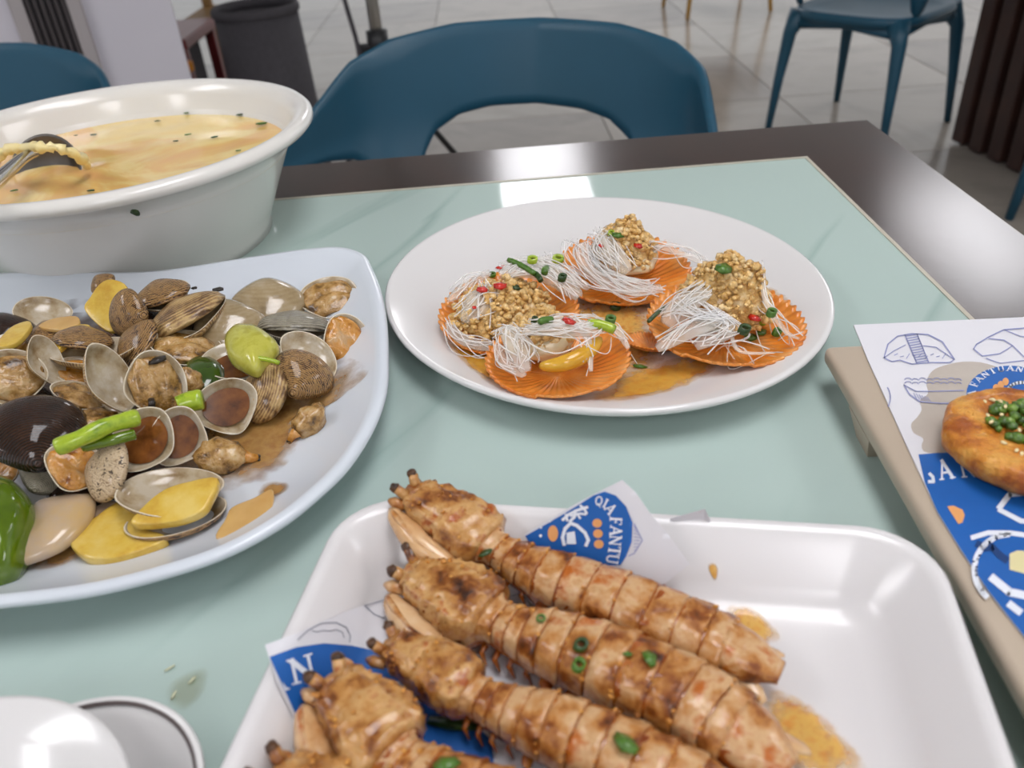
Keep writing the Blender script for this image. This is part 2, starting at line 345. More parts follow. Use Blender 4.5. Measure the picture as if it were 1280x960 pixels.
# red table with an orange thing beneath, dark round bin, tan chair behind them
rtb = thing('red_table', 'small dark red table beside the white cabinet, far left background', 'table', (-1.26, 3.2, 0))
box('table_top', (0, 0, 0.535), (0.52, 0.40, 0.035), M['red'], rtb, bev=.006)
box('side_panel', (-0.02, 0.02, 0.36), (0.42, 0.30, 0.30), M['grey'], rtb, bev=.01)
for sx in (-1, 1):
    for sy in (-1, 1): box('leg', (sx * .235, sy * .175, .26), (.035, .035, .52), M['red'], rtb, bev=.004)
ob = box('orange_box', (-1.02, 2.985, 0.47), (0.06, 0.03, 0.035), M['orange_plastic'], bev=.008); tag(ob, 'small orange box hanging under the dark red table', 'box')
bn_ = thing('waste_bin', 'dark grey tall round bin with rolled rim, left background behind the soup bowl', 'bin', (-0.765, 3.08, 0))
obj('body', *loft([circ0(r, z) for r, z in ((.150, 0), (.155, .02), (.140, .60), (.130, .60), (.143, .03))]), M['grey'], bn_)
obj('rim', *loft([circ0(r, z) for r, z in ((.139, .598), (.147, .605), (.148, .622), (.140, .632), (.130, .626), (.129, .60), (.139, .598))], False, False), M['grey'], bn_)
st = thing('wooden_chair', 'tan wooden chair partly hidden behind the dark round bin', 'chair', (-1.12, 4.2, 0))
box('seat', (0, 0, .43), (.44, .42, .04), M['tan'], st, bev=.01)
box('backrest', (0, .2, .72), (.42, .03, .2), M['tan'], st, bev=.01)
for sx in (-1, 1):
    box('leg', (sx * .19, -.18, .21), (.04, .04, .42), M['tan'], st)
    box('leg', (sx * .19, .19, .41), (.04, .04, .82), M['tan'], st)
# thin pole stand with black collar and cable
pl = thing('pole_stand', 'thin metal pole stand with black collar behind the blue chair', 'stand', (-0.336, 2.80, 0))
obj('pole', *tube([(0, 0, .02), (0, 0, 1.5)], .020, 12), M['steel'], pl)
obj('collar', *tube([(0, 0, .49), (0, 0, .57)], .034, 12), M['dark'], pl)
box('knob', (-.045, -.01, .515), (.05, .03, .04), M['dark'], pl, bev=.006)
for k in range(3):
    a = k * 2.094 + .4; obj('leg', *tube([(0, 0, .45), (math.cos(a) * .3, math.sin(a) * .3, .01)], .011), M['dark'], pl)
obj('cable', *tube(spline([(-.08, -.02, 1.3), (-.085, -.02, .75), (-.06, -.03, .5), (-.10, -.02, .30), (-.13, 0, .02)], 20), .008, 6), M['grey'], pl)
# slatted brown screen at right
scn = thing('slatted_partition', 'dark brown partition clad in vertical wood slats at the right edge behind the table', 'partition', (1.965, 2.77, 0), rot=(0, 0, math.radians(8)))
box('core', (0, 0, .7), (.44, .46, 1.4), M['brown'], scn)
bm = bmesh.new(); box_bm(bm, (0, 0, 0), (.05, .062, 1.38), bev=.006)
sm_ = bpy.data.meshes.new('slat'); bm.to_mesh(sm_); bm.free(); sm_.materials.append(M['brown'])
for k in range(5):
    link('slat', sm_, scn, loc=(-0.235, -.20 + k * .10, .70)); link('slat', sm_, scn, loc=(-.20 + k * .10, -0.245, .70), rot=(0, 0, math.pi / 2))
# ------------------------------------------------------------------ blue plastic armchairs
def band():
    plan = [(-1, (-.375, -.16)), (-.8, (-.365, -.04)), (-.6, (-.335, .08)), (-.45, (-.28, .18)), (-.25, (-.15, .245)), (0, (0, .265)),
            (.25, (.15, .245)), (.45, (.28, .18)), (.6, (.335, .08)), (.8, (.365, -.04)), (1, (.375, -.16))]
    top = [(0, .787), (.25, .784), (.40, .768), (.50, .742), (.58, .700), (.66, .665), (.8, .645), (1, .63)]
    bot = [(0, .655), (.14, .65), (.24, .637), (.30, .61), (.335, .57), (.36, .51), (.375, .45), (.44, .45), (.455, .50), (.475, .555), (.52, .585), (.6, .598), (.68, .602), (1, .60)]
    n = 141; P = spline([p[1] for p in plan], 400); tt = [p[0] for p in plan]
    def pp(t):
        i = 0
        while i < len(tt) - 2 and t > tt[i + 1]: i += 1
        u = i + (t - tt[i]) / (tt[i + 1] - tt[i]); k = u / (len(tt) - 1) * 399; a = int(min(k, 398)); f = k - a
        return [P[a][0] * (1 - f) + P[a + 1][0] * f, P[a][1] * (1 - f) + P[a + 1][1] * f]
    rows = []; NV = 9
    for i in range(n):
        t = -1 + 2 * i / (n - 1); x, y = pp(t); zt, zb = interp(top, abs(t)), interp(bot, abs(t))
        col = []
        for k in range(NV):
            z = zb + (zt - zb) * k / (NV - 1)
            g = 1 - 0.16 * max(0, .62 - z) / .2
            col.append(V3((x * g, y * g + .05 * (z - .62) / .17 * max(0, 1 - abs(t)), z)))
        rows.append(col)
    inner = rows; outer = []
    for i in range(n):
        a, b_ = rows[max(i - 1, 0)], rows[min(i + 1, n - 1)]; col = []
        for k in range(NV):
            t = (b_[k] - a[k]); nrm = V3((t.y, -t.x, 0)).normalized(); nrm = nrm if nrm.dot(V3((rows[i][k].x, rows[i][k].y + .1, 0))) > 0 else -nrm
            col.append(rows[i][k] + nrm * .014)
        outer.append(col)
    rings = []
    for i in range(n):
        I, O = inner[i], outer[i]; mt = (I[-1] + O[-1]) / 2 + V3((0, 0, .004)); mb = (I[0] + O[0]) / 2 - V3((0, 0, .004))
        rings.append(I + [mt] + O[::-1] + [mb])
    return loft(rings)
def chair_meshes():
    d = {}
    d['backrest'] = mesh('backrest', *band(), M['blue'])
    rings = []
    def ring(s, z, n=40):
        r = []
        for k in range(n):
            a = 2 * math.pi * k / n; c, s_ = math.cos(a), math.sin(a); e = .55
            r.append(V3((math.copysign(abs(c) ** e, c) * .245 * s, math.copysign(abs(s_) ** e, s_) * .235 * s + .01, z)))
        return r
    d['seat'] = mesh('seat', *loft([ring(.80, .405), ring(.97, .412), ring(1.0, .43), ring(.97, .447), ring(.8, .437), ring(.3, .428)]), M['blue'])
    d['leg'] = []
    for sx in (-1, 1):
        for sy in (-1, 1):
            p = [V3((sx * .19, sy * .18 + .01, .43)), V3((sx * .215, sy * .205, .36)), V3((sx * .228, sy * .225, .2)), V3((sx * .24, sy * .245, 0))]
            d['leg'].append(mesh('leg', *tube(p, [.042, .026, .019, .013], 10), M['blue']))
    # apron that joins the legs under the seat
    parts = []
    for a, b_ in (((-1, -1), (1, -1)), ((1, -1), (1, 1)), ((1, 1), (-1, 1)), ((-1, 1), (-1, -1))):
        q = [V3((a[0] * .2, a[1] * .19 + .01, .395)), V3(((a[0] + b_[0]) * .1, (a[1] + b_[1]) * .095 + .01, .405)), V3((b_[0] * .2, b_[1] * .19 + .01, .395))]
        parts.append(tube(q, [.022, .013, .022], 8))
    d['seat_rail'] = mesh('seat_rail', *join(parts), M['blue'])
    return d
CM = chair_meshes()
def chair(x, y, rz, label):
    t = thing('armchair', label, 'chair', (x, y, 0), (0, 0, math.radians(rz)), 'blue plastic armchairs')
    link('backrest', CM['backrest'], t); link('seat', CM['seat'], t); link('seat_rail', CM['seat_rail'], t)
    for l in CM['leg']: link('leg', l, t)
    return t
chair(-0.02, 1.29, -22, 'blue plastic armchair directly across the table, its curved back facing the camera')
chair(-1.02, 1.46, 4, 'blue plastic armchair at far left, behind the soup bowl')
chair(1.44, 3.24, 128, 'blue plastic armchair standing alone on the tiles, upper right, legs and seat edge showing')
chair(1.86, 2.22, -55, 'blue plastic armchair cut by the right edge, only one leg showing')
gold = thing('gold_leg_chair', 'chair with thin ochre legs at the top edge, far behind the blue chair', 'chair', (1.50, 5.75, 0), (0, 0, .12))
box('seat', (0, 0, .45), (.5, .5, .06), M['tan'], gold, bev=.02)
box('backrest', (0, .23, .75), (.48, .04, .35), M['tan'], gold, bev=.015)
for sx in (-1, 1):
    for sy in (-1, 1): obj('leg', *tube([(sx * .22, sy * .2, .43), (sx * .27, sy * .24, 0)], [.018, .013]), M['yellow'], gold)
# ------------------------------------------------------------------ table
tb = thing('dining_table', 'dark brown wooden table with inset pale green glass top', 'table', (0, 0, 0))
X0, X1, Y0, Y1 = -0.86, 0.459, -0.30, 1.007; B = 0.111
box('border_board', ((X0 + X1) / 2, Y1 - B / 2, TZ - .018), (X1 - X0, B, .036), M['wood'], tb)
box('border_board', ((X0 + X1) / 2, Y0 + B / 2, TZ - .018), (X1 - X0, B, .036), M['wood'], tb)
box('border_board', (X1 - B / 2, (Y0 + Y1) / 2, TZ - .018), (B, Y1 - Y0 - 2 * B, .036), M['wood'], tb)
box('border_board', (X0 + B / 2, (Y0 + Y1) / 2, TZ - .018), (B, Y1 - Y0 - 2 * B, .036), M['wood'], tb)
gx0_, gx1_, gy0_, gy1_ = X0 + B, X1 - B, Y0 + B, Y1 - B
box('glass_top', ((gx0_ + gx1_) / 2, (gy0_ + gy1_) / 2, TZ - .006), (gx1_ - gx0_ - .007, gy1_ - gy0_ - .007, .0124), M['glass'], tb)
box('core_board', ((gx0_ + gx1_) / 2, (gy0_ + gy1_) / 2, TZ - .026), (gx1_ - gx0_, gy1_ - gy0_, .024), M['wood'], tb)
for c, s in ((((gx0_ + gx1_) / 2, gy1_ - .0018, TZ - .004), (gx1_ - gx0_, .0036, .010)), (((gx0_ + gx1_) / 2, gy0_ + .0018, TZ - .004), (gx1_ - gx0_, .0036, .010)),
             ((gx1_ - .0018, (gy0_ + gy1_) / 2, TZ - .004), (.0036, gy1_ - gy0_ - .0072, .010)), ((gx0_ + .0018, (gy0_ + gy1_) / 2, TZ - .004), (.0036, gy1_ - gy0_ - .0072, .010))):
    box('edging_strip', c, s, M['trim'], tb)
for x in (X0 + .06, X1 - .06):
    for y in (Y0 + .06, Y1 - .06): box('leg', (x, y, (TZ - .038) / 2), (.07, .07, TZ - .038), M['wood'], tb, bev=.004)
# ------------------------------------------------------------------ dishes
def dish(name, label, cat, outline, prof, m, c, z0=TZ, sub='body'):
    """outline: list of xy about the centre; prof: (scale, z)"""
    rings = [[V3((x * s, y * s, z)) for x, y in outline] for s, z in prof]
    V, F = loft(rings); o = obj(name, V, F, m, loc=(c[0], c[1], z0)); tag(o, label, cat); return o
# oval scallop plate
OC = (0.075, 0.588); OA, OB, OR = 0.1815, 0.1665, math.radians(-60)
def ov(k, n=96):
    a = 2 * math.pi * k / n; x, y = OA * math.cos(a), OB * math.sin(a)
    return (x * math.cos(OR) - y * math.sin(OR), x * math.sin(OR) + y * math.cos(OR))
OVP = [(.58, .0), (.62, .0), (.66, .003), (.985, .0205), (1.0, .0235), (1.0, .0255), (.99, .0268), (.975, .0262), (.80, .0135), (.70, .0085), (.62, .0068), (.3, .0062)]
dish('scallop_plate', 'white oval plate holding four orange scallops in oil', 'plate', [ov(k) for k in range(96)], OVP, M['white'], OC)
def oval_h(x, y):
    dx, dy = x - OC[0], y - OC[1]; u = dx * math.cos(OR) + dy * math.sin(OR); v = -dx * math.sin(OR) + dy * math.cos(OR)
    s = math.hypot(u / OA, v / OB); return interp([(.3, .0062), (.62, .0068), (.70, .0085), (.80, .0135), (.975, .0262), (1, .0255)], s)
# clam plate
half = [(-.30, .661), (-.275, .663), (-.207, .676), (-.165, .682), (-.138, .679), (-.118, .662), (-.110, .640), (-.098, .595), (-.089, .545), (-.083, .488), (-.081, .448), (-.085, .412),
        (-.096, .375), (-.111, .349), (-.127, .329), (-.150, .311), (-.176, .300), (-.210, .291), (-.245, .288), (-.30, .287)]
CC = (-0.30, 0.485)
outl = [(x - CC[0], y - CC[1]) for x, y in half] + [(-(x - CC[0]), y - CC[1]) for x, y in half[-2:0:-1]]
outl = closed_spline(outl, 4)[::-1]
CLP = [(.60, .0), (.66, .0), (.70, .003), (.975, .0245), (.995, .0275), (1.0, .030), (.992, .0325), (.97, .0325), (.95, .029), (.84, .0165), (.76, .0105), (.68, .0088), (.3, .0082)]
dish('clam_plate', 'cool white rounded square plate piled with cooked clams', 'plate', outl, CLP, M['bluewhite'], CC)
def clam_h(x, y):
    dx, dy = x - CC[0], y - CC[1]; r = math.hypot(dx, dy); a = math.atan2(dy, dx)
    best = min(outl, key=lambda p: abs((math.atan2(p[1], p[0]) - a + math.pi) % (2 * math.pi) - math.pi)); s = r / math.hypot(*best)
    return interp([(.3, .0082), (.68, .0088), (.76, .0105), (.84, .0165), (.95, .029), (1, .0325)], s)
# square tray for the mantis shrimps
TC = V3((0.0215, 0.168)); TA = math.radians(-11.6); HW, HD, CR = .146, .146, .034
tu = V3((math.cos(TA), math.sin(TA))); tv = V3((-math.sin(TA), math.cos(TA)))
def rrect(inset, z, n=8):
    r = max(CR - inset * .6, .012); a_, b_ = HW - inset, HD - inset; out = []
    for (sx, sy, a0) in ((1, 1, 0), (-1, 1, 90), (-1, -1, 180), (1, -1, 270)):
        for k in range(n + 1):
            a = math.radians(a0 + 90 * k / n); x = sx * (a_ - r) + r * math.cos(a); y = sy * (b_ - r) + r * math.sin(a)
            out.append(V3((x, y, z)))
    return out
TRP = [(.042, 0), (.036, 0), (.030, .004), (.006, .032), (.001, .0355), (0, .0375), (.0015, .0392), (.005, .0392), (.008, .0372), (.022, .0165), (.028, .0105), (.036, .0078), (.06, .0072)]
V, F = loft([rrect(i, z) for i, z in TRP])
tr = obj('shrimp_tray', V, F, M['tray'], loc=(TC.x, TC.y, TZ), rot=(0, 0, TA)); tag(tr, 'white square tray with rounded corners under the fried mantis shrimps', 'tray')
TPI = [(-.1, .0392), (0, .0392), (.005, .0392), (.008, .0372), (.022, .0165), (.028, .0105), (.036, .0078), (.06, .0072)]
def tray_h(x, y):
    d = V3((x, y)) - TC; lx, ly = abs(d.dot(tu)), abs(d.dot(tv)); r = CR
    qx, qy = lx - (HW - r), ly - (HD - r)
    sd = (math.hypot(max(qx, 0), max(qy, 0)) + min(max(qx, qy), 0)) - r
    return interp(TPI, -sd)
# soup bowl
BC = (-0.366, 0.808)
def circ(r, z, n=96, c=(0, 0)): return [V3((c[0] + r * math.cos(2 * math.pi * k / n), c[1] + r * math.sin(2 * math.pi * k / n), z)) for k in range(n)]
BP = [(.122, .003), (.126, 0), (.131, 0), (.131, .008), (.137, .022), (.150, .05), (.167, .085), (.177, .098), (.190, .101), (.194, .105), (.194, .109), (.190, .113), (.184, .1135), (.177, .110), (.172, .100), (.166, .082), (.143, .048), (.126, .022), (.10, .012), (.04, .010)]
bw = obj('soup_bowl', *loft([circ(r, z) for r, z in BP]), M['cream'], loc=(BC[0], BC[1], TZ)); tag(bw, 'large white round bowl with flat rim, full of yellow egg soup', 'bowl')
# soup
SZ = .080; SR = .1648
V = [V3((0, 0, SZ))]; F = []
NR, NA = 26, 96
for i in range(1, NR + 1):
    r = SR * i / NR
    for k in range(NA):
        a = 2 * math.pi * k / NA; x, y = r * math.cos(a), r * math.sin(a)
        V.append(V3((x, y, SZ + (.0016 * noise.noise(V3((x * 28, y * 28, 1))) if i < NR else 0))))
for k in range(NA): F.append((0, 1 + k, 1 + (k + 1) % NA))
for i in range(NR - 1):
    for k in range(NA):
        a = 1 + i * NA + k; b_ = 1 + i * NA + (k + 1) % NA; F.append((a, a + NA, b_ + NA, b_))
so = obj('soup', V, F, M['soup'], loc=(BC[0], BC[1], TZ)); tag(so, 'creamy yellow egg drop soup filling the white bowl', 'soup'); stuff(so)
# bottom left dishes
SC = (-0.184, 0.178)
sau = thing('sauce_dish', 'small white saucer with thin dark rim line, bottom left behind the spoonlike dish', 'dish', (SC[0], SC[1], TZ))
obj('body', *loft([circ(r, z, 72) for r, z in [(.026, 0), (.030, 0), (.034, .004), (.049, .024), (.0525, .027), (.0535, .0285), (.0525, .030), (.0505, .0293), (.046, .024), (.034, .010), (.022, .006)]]), M['white'], sau)
obj('rim_line', *loft([circ(.0503, .02945, 72), circ(.0498, .0293, 72), circ(.0492, .0287, 72), circ(.0489, .0282, 72)], False, False), M['rimline'], sau, loc=(0, 0, .0004))
WC = (-0.222, 0.152)
wd = obj('round_dish', *loft([circ(r, z, 72) for r, z in [(.030, 0), (.036, 0), (.060, .014), (.0715, .0215), (.073, .0235), (.0725, .0250), (.070, .0250), (.058, .0165), (.046, .010), (.034, .0072), (.014, .0065)]]), M['white'],
         loc=(WC[0], WC[1], TZ + .0215), rot=(math.radians(-4), math.radians(2), 0)); tag(wd, 'plain white shallow dish leaning over the saucer, bottom left corner', 'dish')
# ------------------------------------------------------------------ beige footed tray (right)
bt = thing('footed_tray', 'beige footed serving tray cut by the right edge, under printed paper', 'tray', (0.33, 0.24, TZ), (0, 0, math.radians(-3.2)))
BTZ = .030
bm = bmesh.new(); box_bm(bm, (0, 0, BTZ - .006), (.268, .43, .012), bev=.004, seg=3); bmobj('board', bm, M['beige'], bt, True)
for sx in (-1, 1):
    for sy in (-1, 1):
        c = V3((sx * .122, sy * .145, 0)); r0 = [c + V3((x, y, z)) for x, y, z in ((-.011, -.018, BTZ - .0115), (.011, -.018, BTZ - .0115), (.011, .018, BTZ - .0115), (-.011, .018, BTZ - .0115))]
        r1 = [c + V3((x, y, 0)) for x, y in ((-.006, -.010), (.006, -.010), (.006, .010), (-.006, .010))]
        V, F = loft([r1, r0]); obj('foot', V, F, M['beige'], bt, False)
# ------------------------------------------------------------------ paper and print helpers
def poly_prism(pts, n, thick):
    pts = [V3(p) for p in pts]; V = pts + [p - n * thick for p in pts]; k = len(pts)
    return V, [tuple(range(k)), tuple(range(2 * k - 1, k - 1, -1))] + [(i, i + k, (i + 1) % k + k, (i + 1) % k) for i in range(k)]
def inside(p, poly):
    c = False; j = len(poly) - 1
    for i in range(len(poly)):
        (xi, yi), (xj, yj) = poly[i][:2], poly[j][:2]
        if (yi > p[1]) != (yj > p[1]) and p[0] < (xj - xi) * (p[1] - yi) / (yj - yi) + xi: c = not c
        j = i
    return c
def clip(poly, conv):
    """Sutherland-Hodgman; conv convex"""
    area = sum(conv[i][0] * conv[(i + 1) % len(conv)][1] - conv[(i + 1) % len(conv)][0] * conv[i][1] for i in range(len(conv)))
    sgn = 1 if area > 0 else -1; out = list(poly)
    for i in range(len(conv)):
        a, b_ = conv[i], conv[(i + 1) % len(conv)]
        def side(p): return sgn * ((b_[0] - a[0]) * (p[1] - a[1]) - (b_[1] - a[1]) * (p[0] - a[0]))
        src, out = out, []
        for k in range(len(src)):
            p, q = src[k - 1], src[k]; sp, sq = side(p), side(q)
            if sp >= 0: out.append(p)
            if (sp >= 0) != (sq >= 0):
                t = sp / (sp - sq); out.append((p[0] + (q[0] - p[0]) * t, p[1] + (q[1] - p[1]) * t))
        if not out: return []
    return out
def stroke(pl, wd, closed=False):
    """list of quads (2-D) along a polyline"""
    P = [V3((p[0], p[1])) for p in pl]
    if closed: P.append(P[0])
    out = []
    for a, b_ in zip(P, P[1:]):
        d = (b_ - a)
        if d.length < 1e-9: continue
        d = d.normalized(); n = V3((-d.y, d.x)) * wd / 2; e = d * wd * .25
        out.append([tuple(a - n - e), tuple(b_ - n + e), tuple(b_ + n + e), tuple(a + n - e)])
    return out
def arc(cx, cy, rx, ry, a0, a1, n=16):
    return [(cx + rx * math.cos(math.radians(a0 + (a1 - a0) * i / n)), cy + ry * math.sin(math.radians(a0 + (a1 - a0) * i / n))) for i in range(n + 1)]
# slab serif capitals on a unit box (x 0..w, y 0..1, y up): list of (polyline, width)
T_, t_, SF = .20, .11, .07
def serif(x, y, w=.34): return ([(x - w / 2, y), (x + w / 2, y)], SF)
GL = {
    'A': [([(.08, .03), (.42, .97)], t_), ([(.40, .97), (.76, .03)], T_), ([(.22, .34), (.62, .34)], t_), serif(.08, .03, .28), serif(.76, .03, .34)],
    'N': [([(.12, .03), (.12, .97)], t_), ([(.10, .94), (.72, .05)], T_), ([(.72, .03), (.72, .97)], t_), serif(.12, .03, .3), serif(.08, .97, .26), serif(.72, .97, .3)],
    'F': [([(.18, .03), (.18, .97)], T_), ([(.10, .96), (.64, .96)], SF), ([(.64, .97), (.64, .76)], SF), ([(.18, .5), (.48, .5)], t_), ([(.48, .38), (.48, .62)], SF), serif(.18, .03, .34)],
    'T': [([(.38, .03), (.38, .97)], T_), ([(.04, .95), (.72, .95)], SF * 1.2), ([(.05, .97), (.05, .74)], SF), ([(.71, .97), (.71, .74)], SF), serif(.38, .03, .36)],
    'U': [([(.16, .97)] + arc(.41, .30, .25, .27, 180, 360, 10) + [(.66, .97)], t_ * 1.25), serif(.16, .97, .32), serif(.66, .97, .28)],
    'I': [([(.2, .03), (.2, .97)], T_), serif(.2, .03, .38), serif(.2, .97, .38)],
    'Q': [(arc(.42, .5, .32, .45, 0, 360, 20), t_ * 1.4), ([(.42, .22), (.74, -.12)], t_)],
}
GW = {'A': .86, 'N': .86, 'F': .74, 'T': .78, 'U': .84, 'I': .44, 'Q': .84, ' ': .40}
def glyph(ch, o, u, v):
    """quads of a glyph; o origin, u = vector of width 1, v = vector of height 1 (2-D)"""
    out = []
    for pl, w in GL.get(ch, []):
        for q in stroke(pl, w): out.append([(o[0] + u[0] * x + v[0] * y, o[1] + u[1] * x + v[1] * y) for x, y in q])
    return out
def arc_text(s, c, r, a0, size, up_out=True, squash=(1, 1), gap=.10, cw=True):
    """letters round a circle; angles in degrees, a0 the start; cw in image axes with y down"""
    out = []; a = a0
    for ch in s:
        w = GW[ch] * size; da = math.degrees(w / r); am = math.radians(a + (da / 2 if cw else -da / 2))
        rad = (math.cos(am), math.sin(am)); tan = (-rad[1], rad[0]) if cw else (rad[1], -rad[0])
        upv = rad if cw else (-rad[0], -rad[1])
        base = (c[0] + rad[0] * r - tan[0] * w / 2, c[1] + rad[1] * r - tan[1] * w / 2)
        for q in glyph(ch, base, (tan[0] * size, tan[1] * size), (upv[0] * size, upv[1] * size)):
            out.append([(c[0] + (x - c[0]) * squash[0], c[1] + (y - c[1]) * squash[1]) for x, y in q])
        a += (da + math.degrees(gap * size / r)) * (1 if cw else -1)
    return out
def subdiv(poly, mx=9.0):
    out = []
    for i in range(len(poly)):
        a, b_ = poly[i], poly[(i + 1) % len(poly)]; L = math.hypot(b_[0] - a[0], b_[1] - a[1]); k = max(1, int(L / mx))
        out += [(a[0] + (b_[0] - a[0]) * j / k, a[1] + (b_[1] - a[1]) * j / k) for j in range(k)]
    return out
def ink(name, polys, to3, m, parent, area=None, cell=None, lift=0.0):
    """flat print: 2-D polygons laid on the paper by to3(x, y); big areas are cut into small cells so that they follow it"""
    V = []; F = []
    for p in polys:
        if area:
            p = clip(p, area)
            if len(p) < 3: continue
        pcs = [p]
        if cell:
            xs = [q[0] for q in p]; ys = [q[1] for q in p]; pcs = []
            x = min(xs)
            while x < max(xs):
                y = min(ys)
                while y < max(ys):
                    c_ = clip([(x, y), (x + cell, y), (x + cell, y + cell), (x, y + cell)], p)
                    if len(c_) >= 3: pcs.append(c_)
                    y += cell
                x += cell
        for q in pcs:
            o = len(V); V += [to3(*s) for s in q]; F.append(tuple(range(o, o + len(q))))
    if lift: V = [v + (CP - v).normalized() * 0 + V3((0, 0, lift)) for v in V]
    o = obj(name, V, F, m, parent, False)
    bm = bmesh.new(); bm.from_mesh(o.data)
    for f in bm.faces:
        f.normal_update()
        if f.normal.z < 0: f.normal_flip()
    bm.to_mesh(o.data); bm.free(); return o
# ---- paper on the beige tray
PZ = BTZ + .0012
def on_r(x, y, e=.0003): return at(x, y, PZ + e)
pA = [(1067, 406), (1310, 395), (1560, 388), (1560, 900), (1330, 870), (1280, 795), (1235, 738), (1200, 685), (1172, 640), (1150, 592), (1128, 545), (1108, 500), (1085, 450)]
rp = thing('printed_paper', 'white greaseproof paper with blue print lying on the beige tray', 'paper', at(1200, 560, PZ))
rp_inv = -rp.location
def rel_r(x, y, e=.0003): return at(x, y, PZ + e) + rp_inv
V, F = poly_prism([rel_r(x, y, 0) for x, y in pA], V3((0, 0, 1)), .0008); obj('sheet', V, F, M['paper'], rp, False)
lo = [(1067, 406), (1560, 388), (1560, 900), (1330, 870), (1280, 795), (1200, 685), (1150, 592), (1108, 500)]
# big blue logo: disc with white outline and letters
big = [(1148, 568), (1172, 566), (1205, 566), (1250, 572), (1300, 586), (1360, 620), (1400, 690), (1400, 800), (1340, 868), (1330, 870), (1280, 795), (1235, 738), (1200, 685), (1172, 640), (1156, 603)]
convb = [(1148, 568), (1205, 566), (1300, 586), (1360, 620), (1400, 690), (1400, 800), (1340, 870), (1328, 866)]
ink('logo_disc', [[(1148, 568), (1172, 566), (1205, 566), (1250, 572), (1300, 586), (1360, 620), (1400, 690), (1400, 800), (1340, 868), (1330, 868), (1280, 795)], [(1148, 568), (1280, 795), (1235, 738), (1200, 685), (1172, 640), (1156, 603)]],
    lambda x, y: rel_r(x, y, .0002), M['ink'], rp)
LR = lambda x, y: rel_r(x, y, .0004)
q = glyph('A', (1176, 600), (20, -3), (-7, -24)) + glyph('N', (1203, 597), (22, -2), (-6, -24)) + stroke([(1162, 592), (1166, 596), (1167, 602), (1161, 602)], 4)
ink('lettering', q, LR, M['inkw'], rp)
q = stroke(arc(1262, 712, 44, 44, 130, 268, 20), 7) + stroke([(1249, 635), (1262, 618), (1300, 614)], 7) + stroke([(1249, 637), (1276, 651), (1310, 655)], 6) + stroke([(1215, 672), (1235, 666), (1262, 666), (1290, 670)], 6)
q += stroke([(1240, 722), (1262, 740), (1300, 748)], 10) + stroke([(1262, 755), (1275, 765)], 9)
ink('house_outline', q, LR, M['inkw'], rp)
ink('orange_drop', [[(1184, 633), (1192, 632), (1203, 637), (1206, 644), (1203, 653), (1198, 655)]], LR, M['inko'], rp)
ink('dark_sketch', stroke([(1222, 680), (1232, 685), (1240, 684), (1250, 694), (1258, 700)], 9), LR, M['inkd'], rp)
ink('cream_square', [[(1262, 692), (1272, 688), (1300, 690), (1300, 722), (1262, 712)]], LR, M['inky'], rp)
# small round logo
cx, cy, rx, ry = 1262, 492, 54, 35
ink('round_logo', [arc(cx, cy, rx, ry, 0, 359, 40)], lambda x, y: rel_r(x, y, .0003), M['ink'], rp)
q = arc_text('IA FANTUAN', (cx, cy), 43, 166, 11, squash=(.98, .66), gap=.12)
ink('lettering', q, lambda x, y: rel_r(x, y, .0005), M['inkw'], rp)
q = [arc(1245 + k * 6, 485 - k * 4, 4, 5, 0, 350, 12) for k in range(3)]
ink('rice_drop', q, lambda x, y: rel_r(x, y, .0005), M['inko'], rp)
q = stroke(arc(1278, 488, 18, 10, 150, 300, 10), 4) + stroke([(1262, 492), (1290, 497)], 3)
ink('house_outline', q, lambda x, y: rel_r(x, y, .0005), M['inkw'], rp)
# sushi line drawings
q = stroke([(1105, 447), (1110, 430), (1122, 420), (1140, 417), (1160, 418), (1178, 427), (1193, 449)], 1.4) + stroke([(1105, 447), (1115, 452), (1125, 450), (1140, 455), (1165, 453), (1188, 453), (1193, 449)], 1.2)
q += stroke([(1105, 447), (1118, 438), (1132, 431)], 1.0) + stroke([(1154, 432), (1170, 434), (1193, 449)], 1.0) + stroke([(1131, 418), (1146, 454)], 1.4) + stroke([(1146, 417), (1161, 453)], 1.4)
for k in range(12): q += stroke([(1132 + k * 1.25, 420 + k * 3), (1147 + k * 1.1, 417.5 + k * 3)], 1.1)
for k in range(9): q += stroke([(1118 + k * 7.5, 444 + (k % 3) * 2), (1122 + k * 7.5, 442 + (k % 2) * 3)], .9)
q += stroke([(1217, 436), (1221, 430), (1236, 421), (1255, 412), (1280, 410), (1320, 412)], 1.4) + stroke([(1217, 436), (1228, 445), (1250, 442), (1266, 432), (1255, 425), (1236, 423)], 1.2) + stroke([(1266, 432), (1280, 446)], 1.2) + stroke([(1233, 448), (1250, 454), (1285, 450)], 1.2) + stroke([(1255, 412), (1275, 420), (1300, 424)], 1)
q += stroke([(1130, 481), (1137, 493), (1150, 502), (1175, 504), (1215, 504)], 1.4) + stroke([(1130, 481), (1145, 489), (1170, 489), (1205, 488)], 1.1)
for k in range(16):
    q += stroke(arc(1135 + (k % 8) * 9, 479 - (k // 8) * 4.5 + (k % 2), 4, 2.3, 180, 360, 5), .9)
for k in range(6): q += stroke([(1142 + k * 3.4, 491 + k), (1146 + k * 3.4, 499 + k * .5)], .7)
q += stroke(arc(1093, 497, 20, 22, -35, 30, 8), 1.3)
ink('sushi_drawing', q, lambda x, y: rel_r(x, y, .0005), M['inkl'], rp)
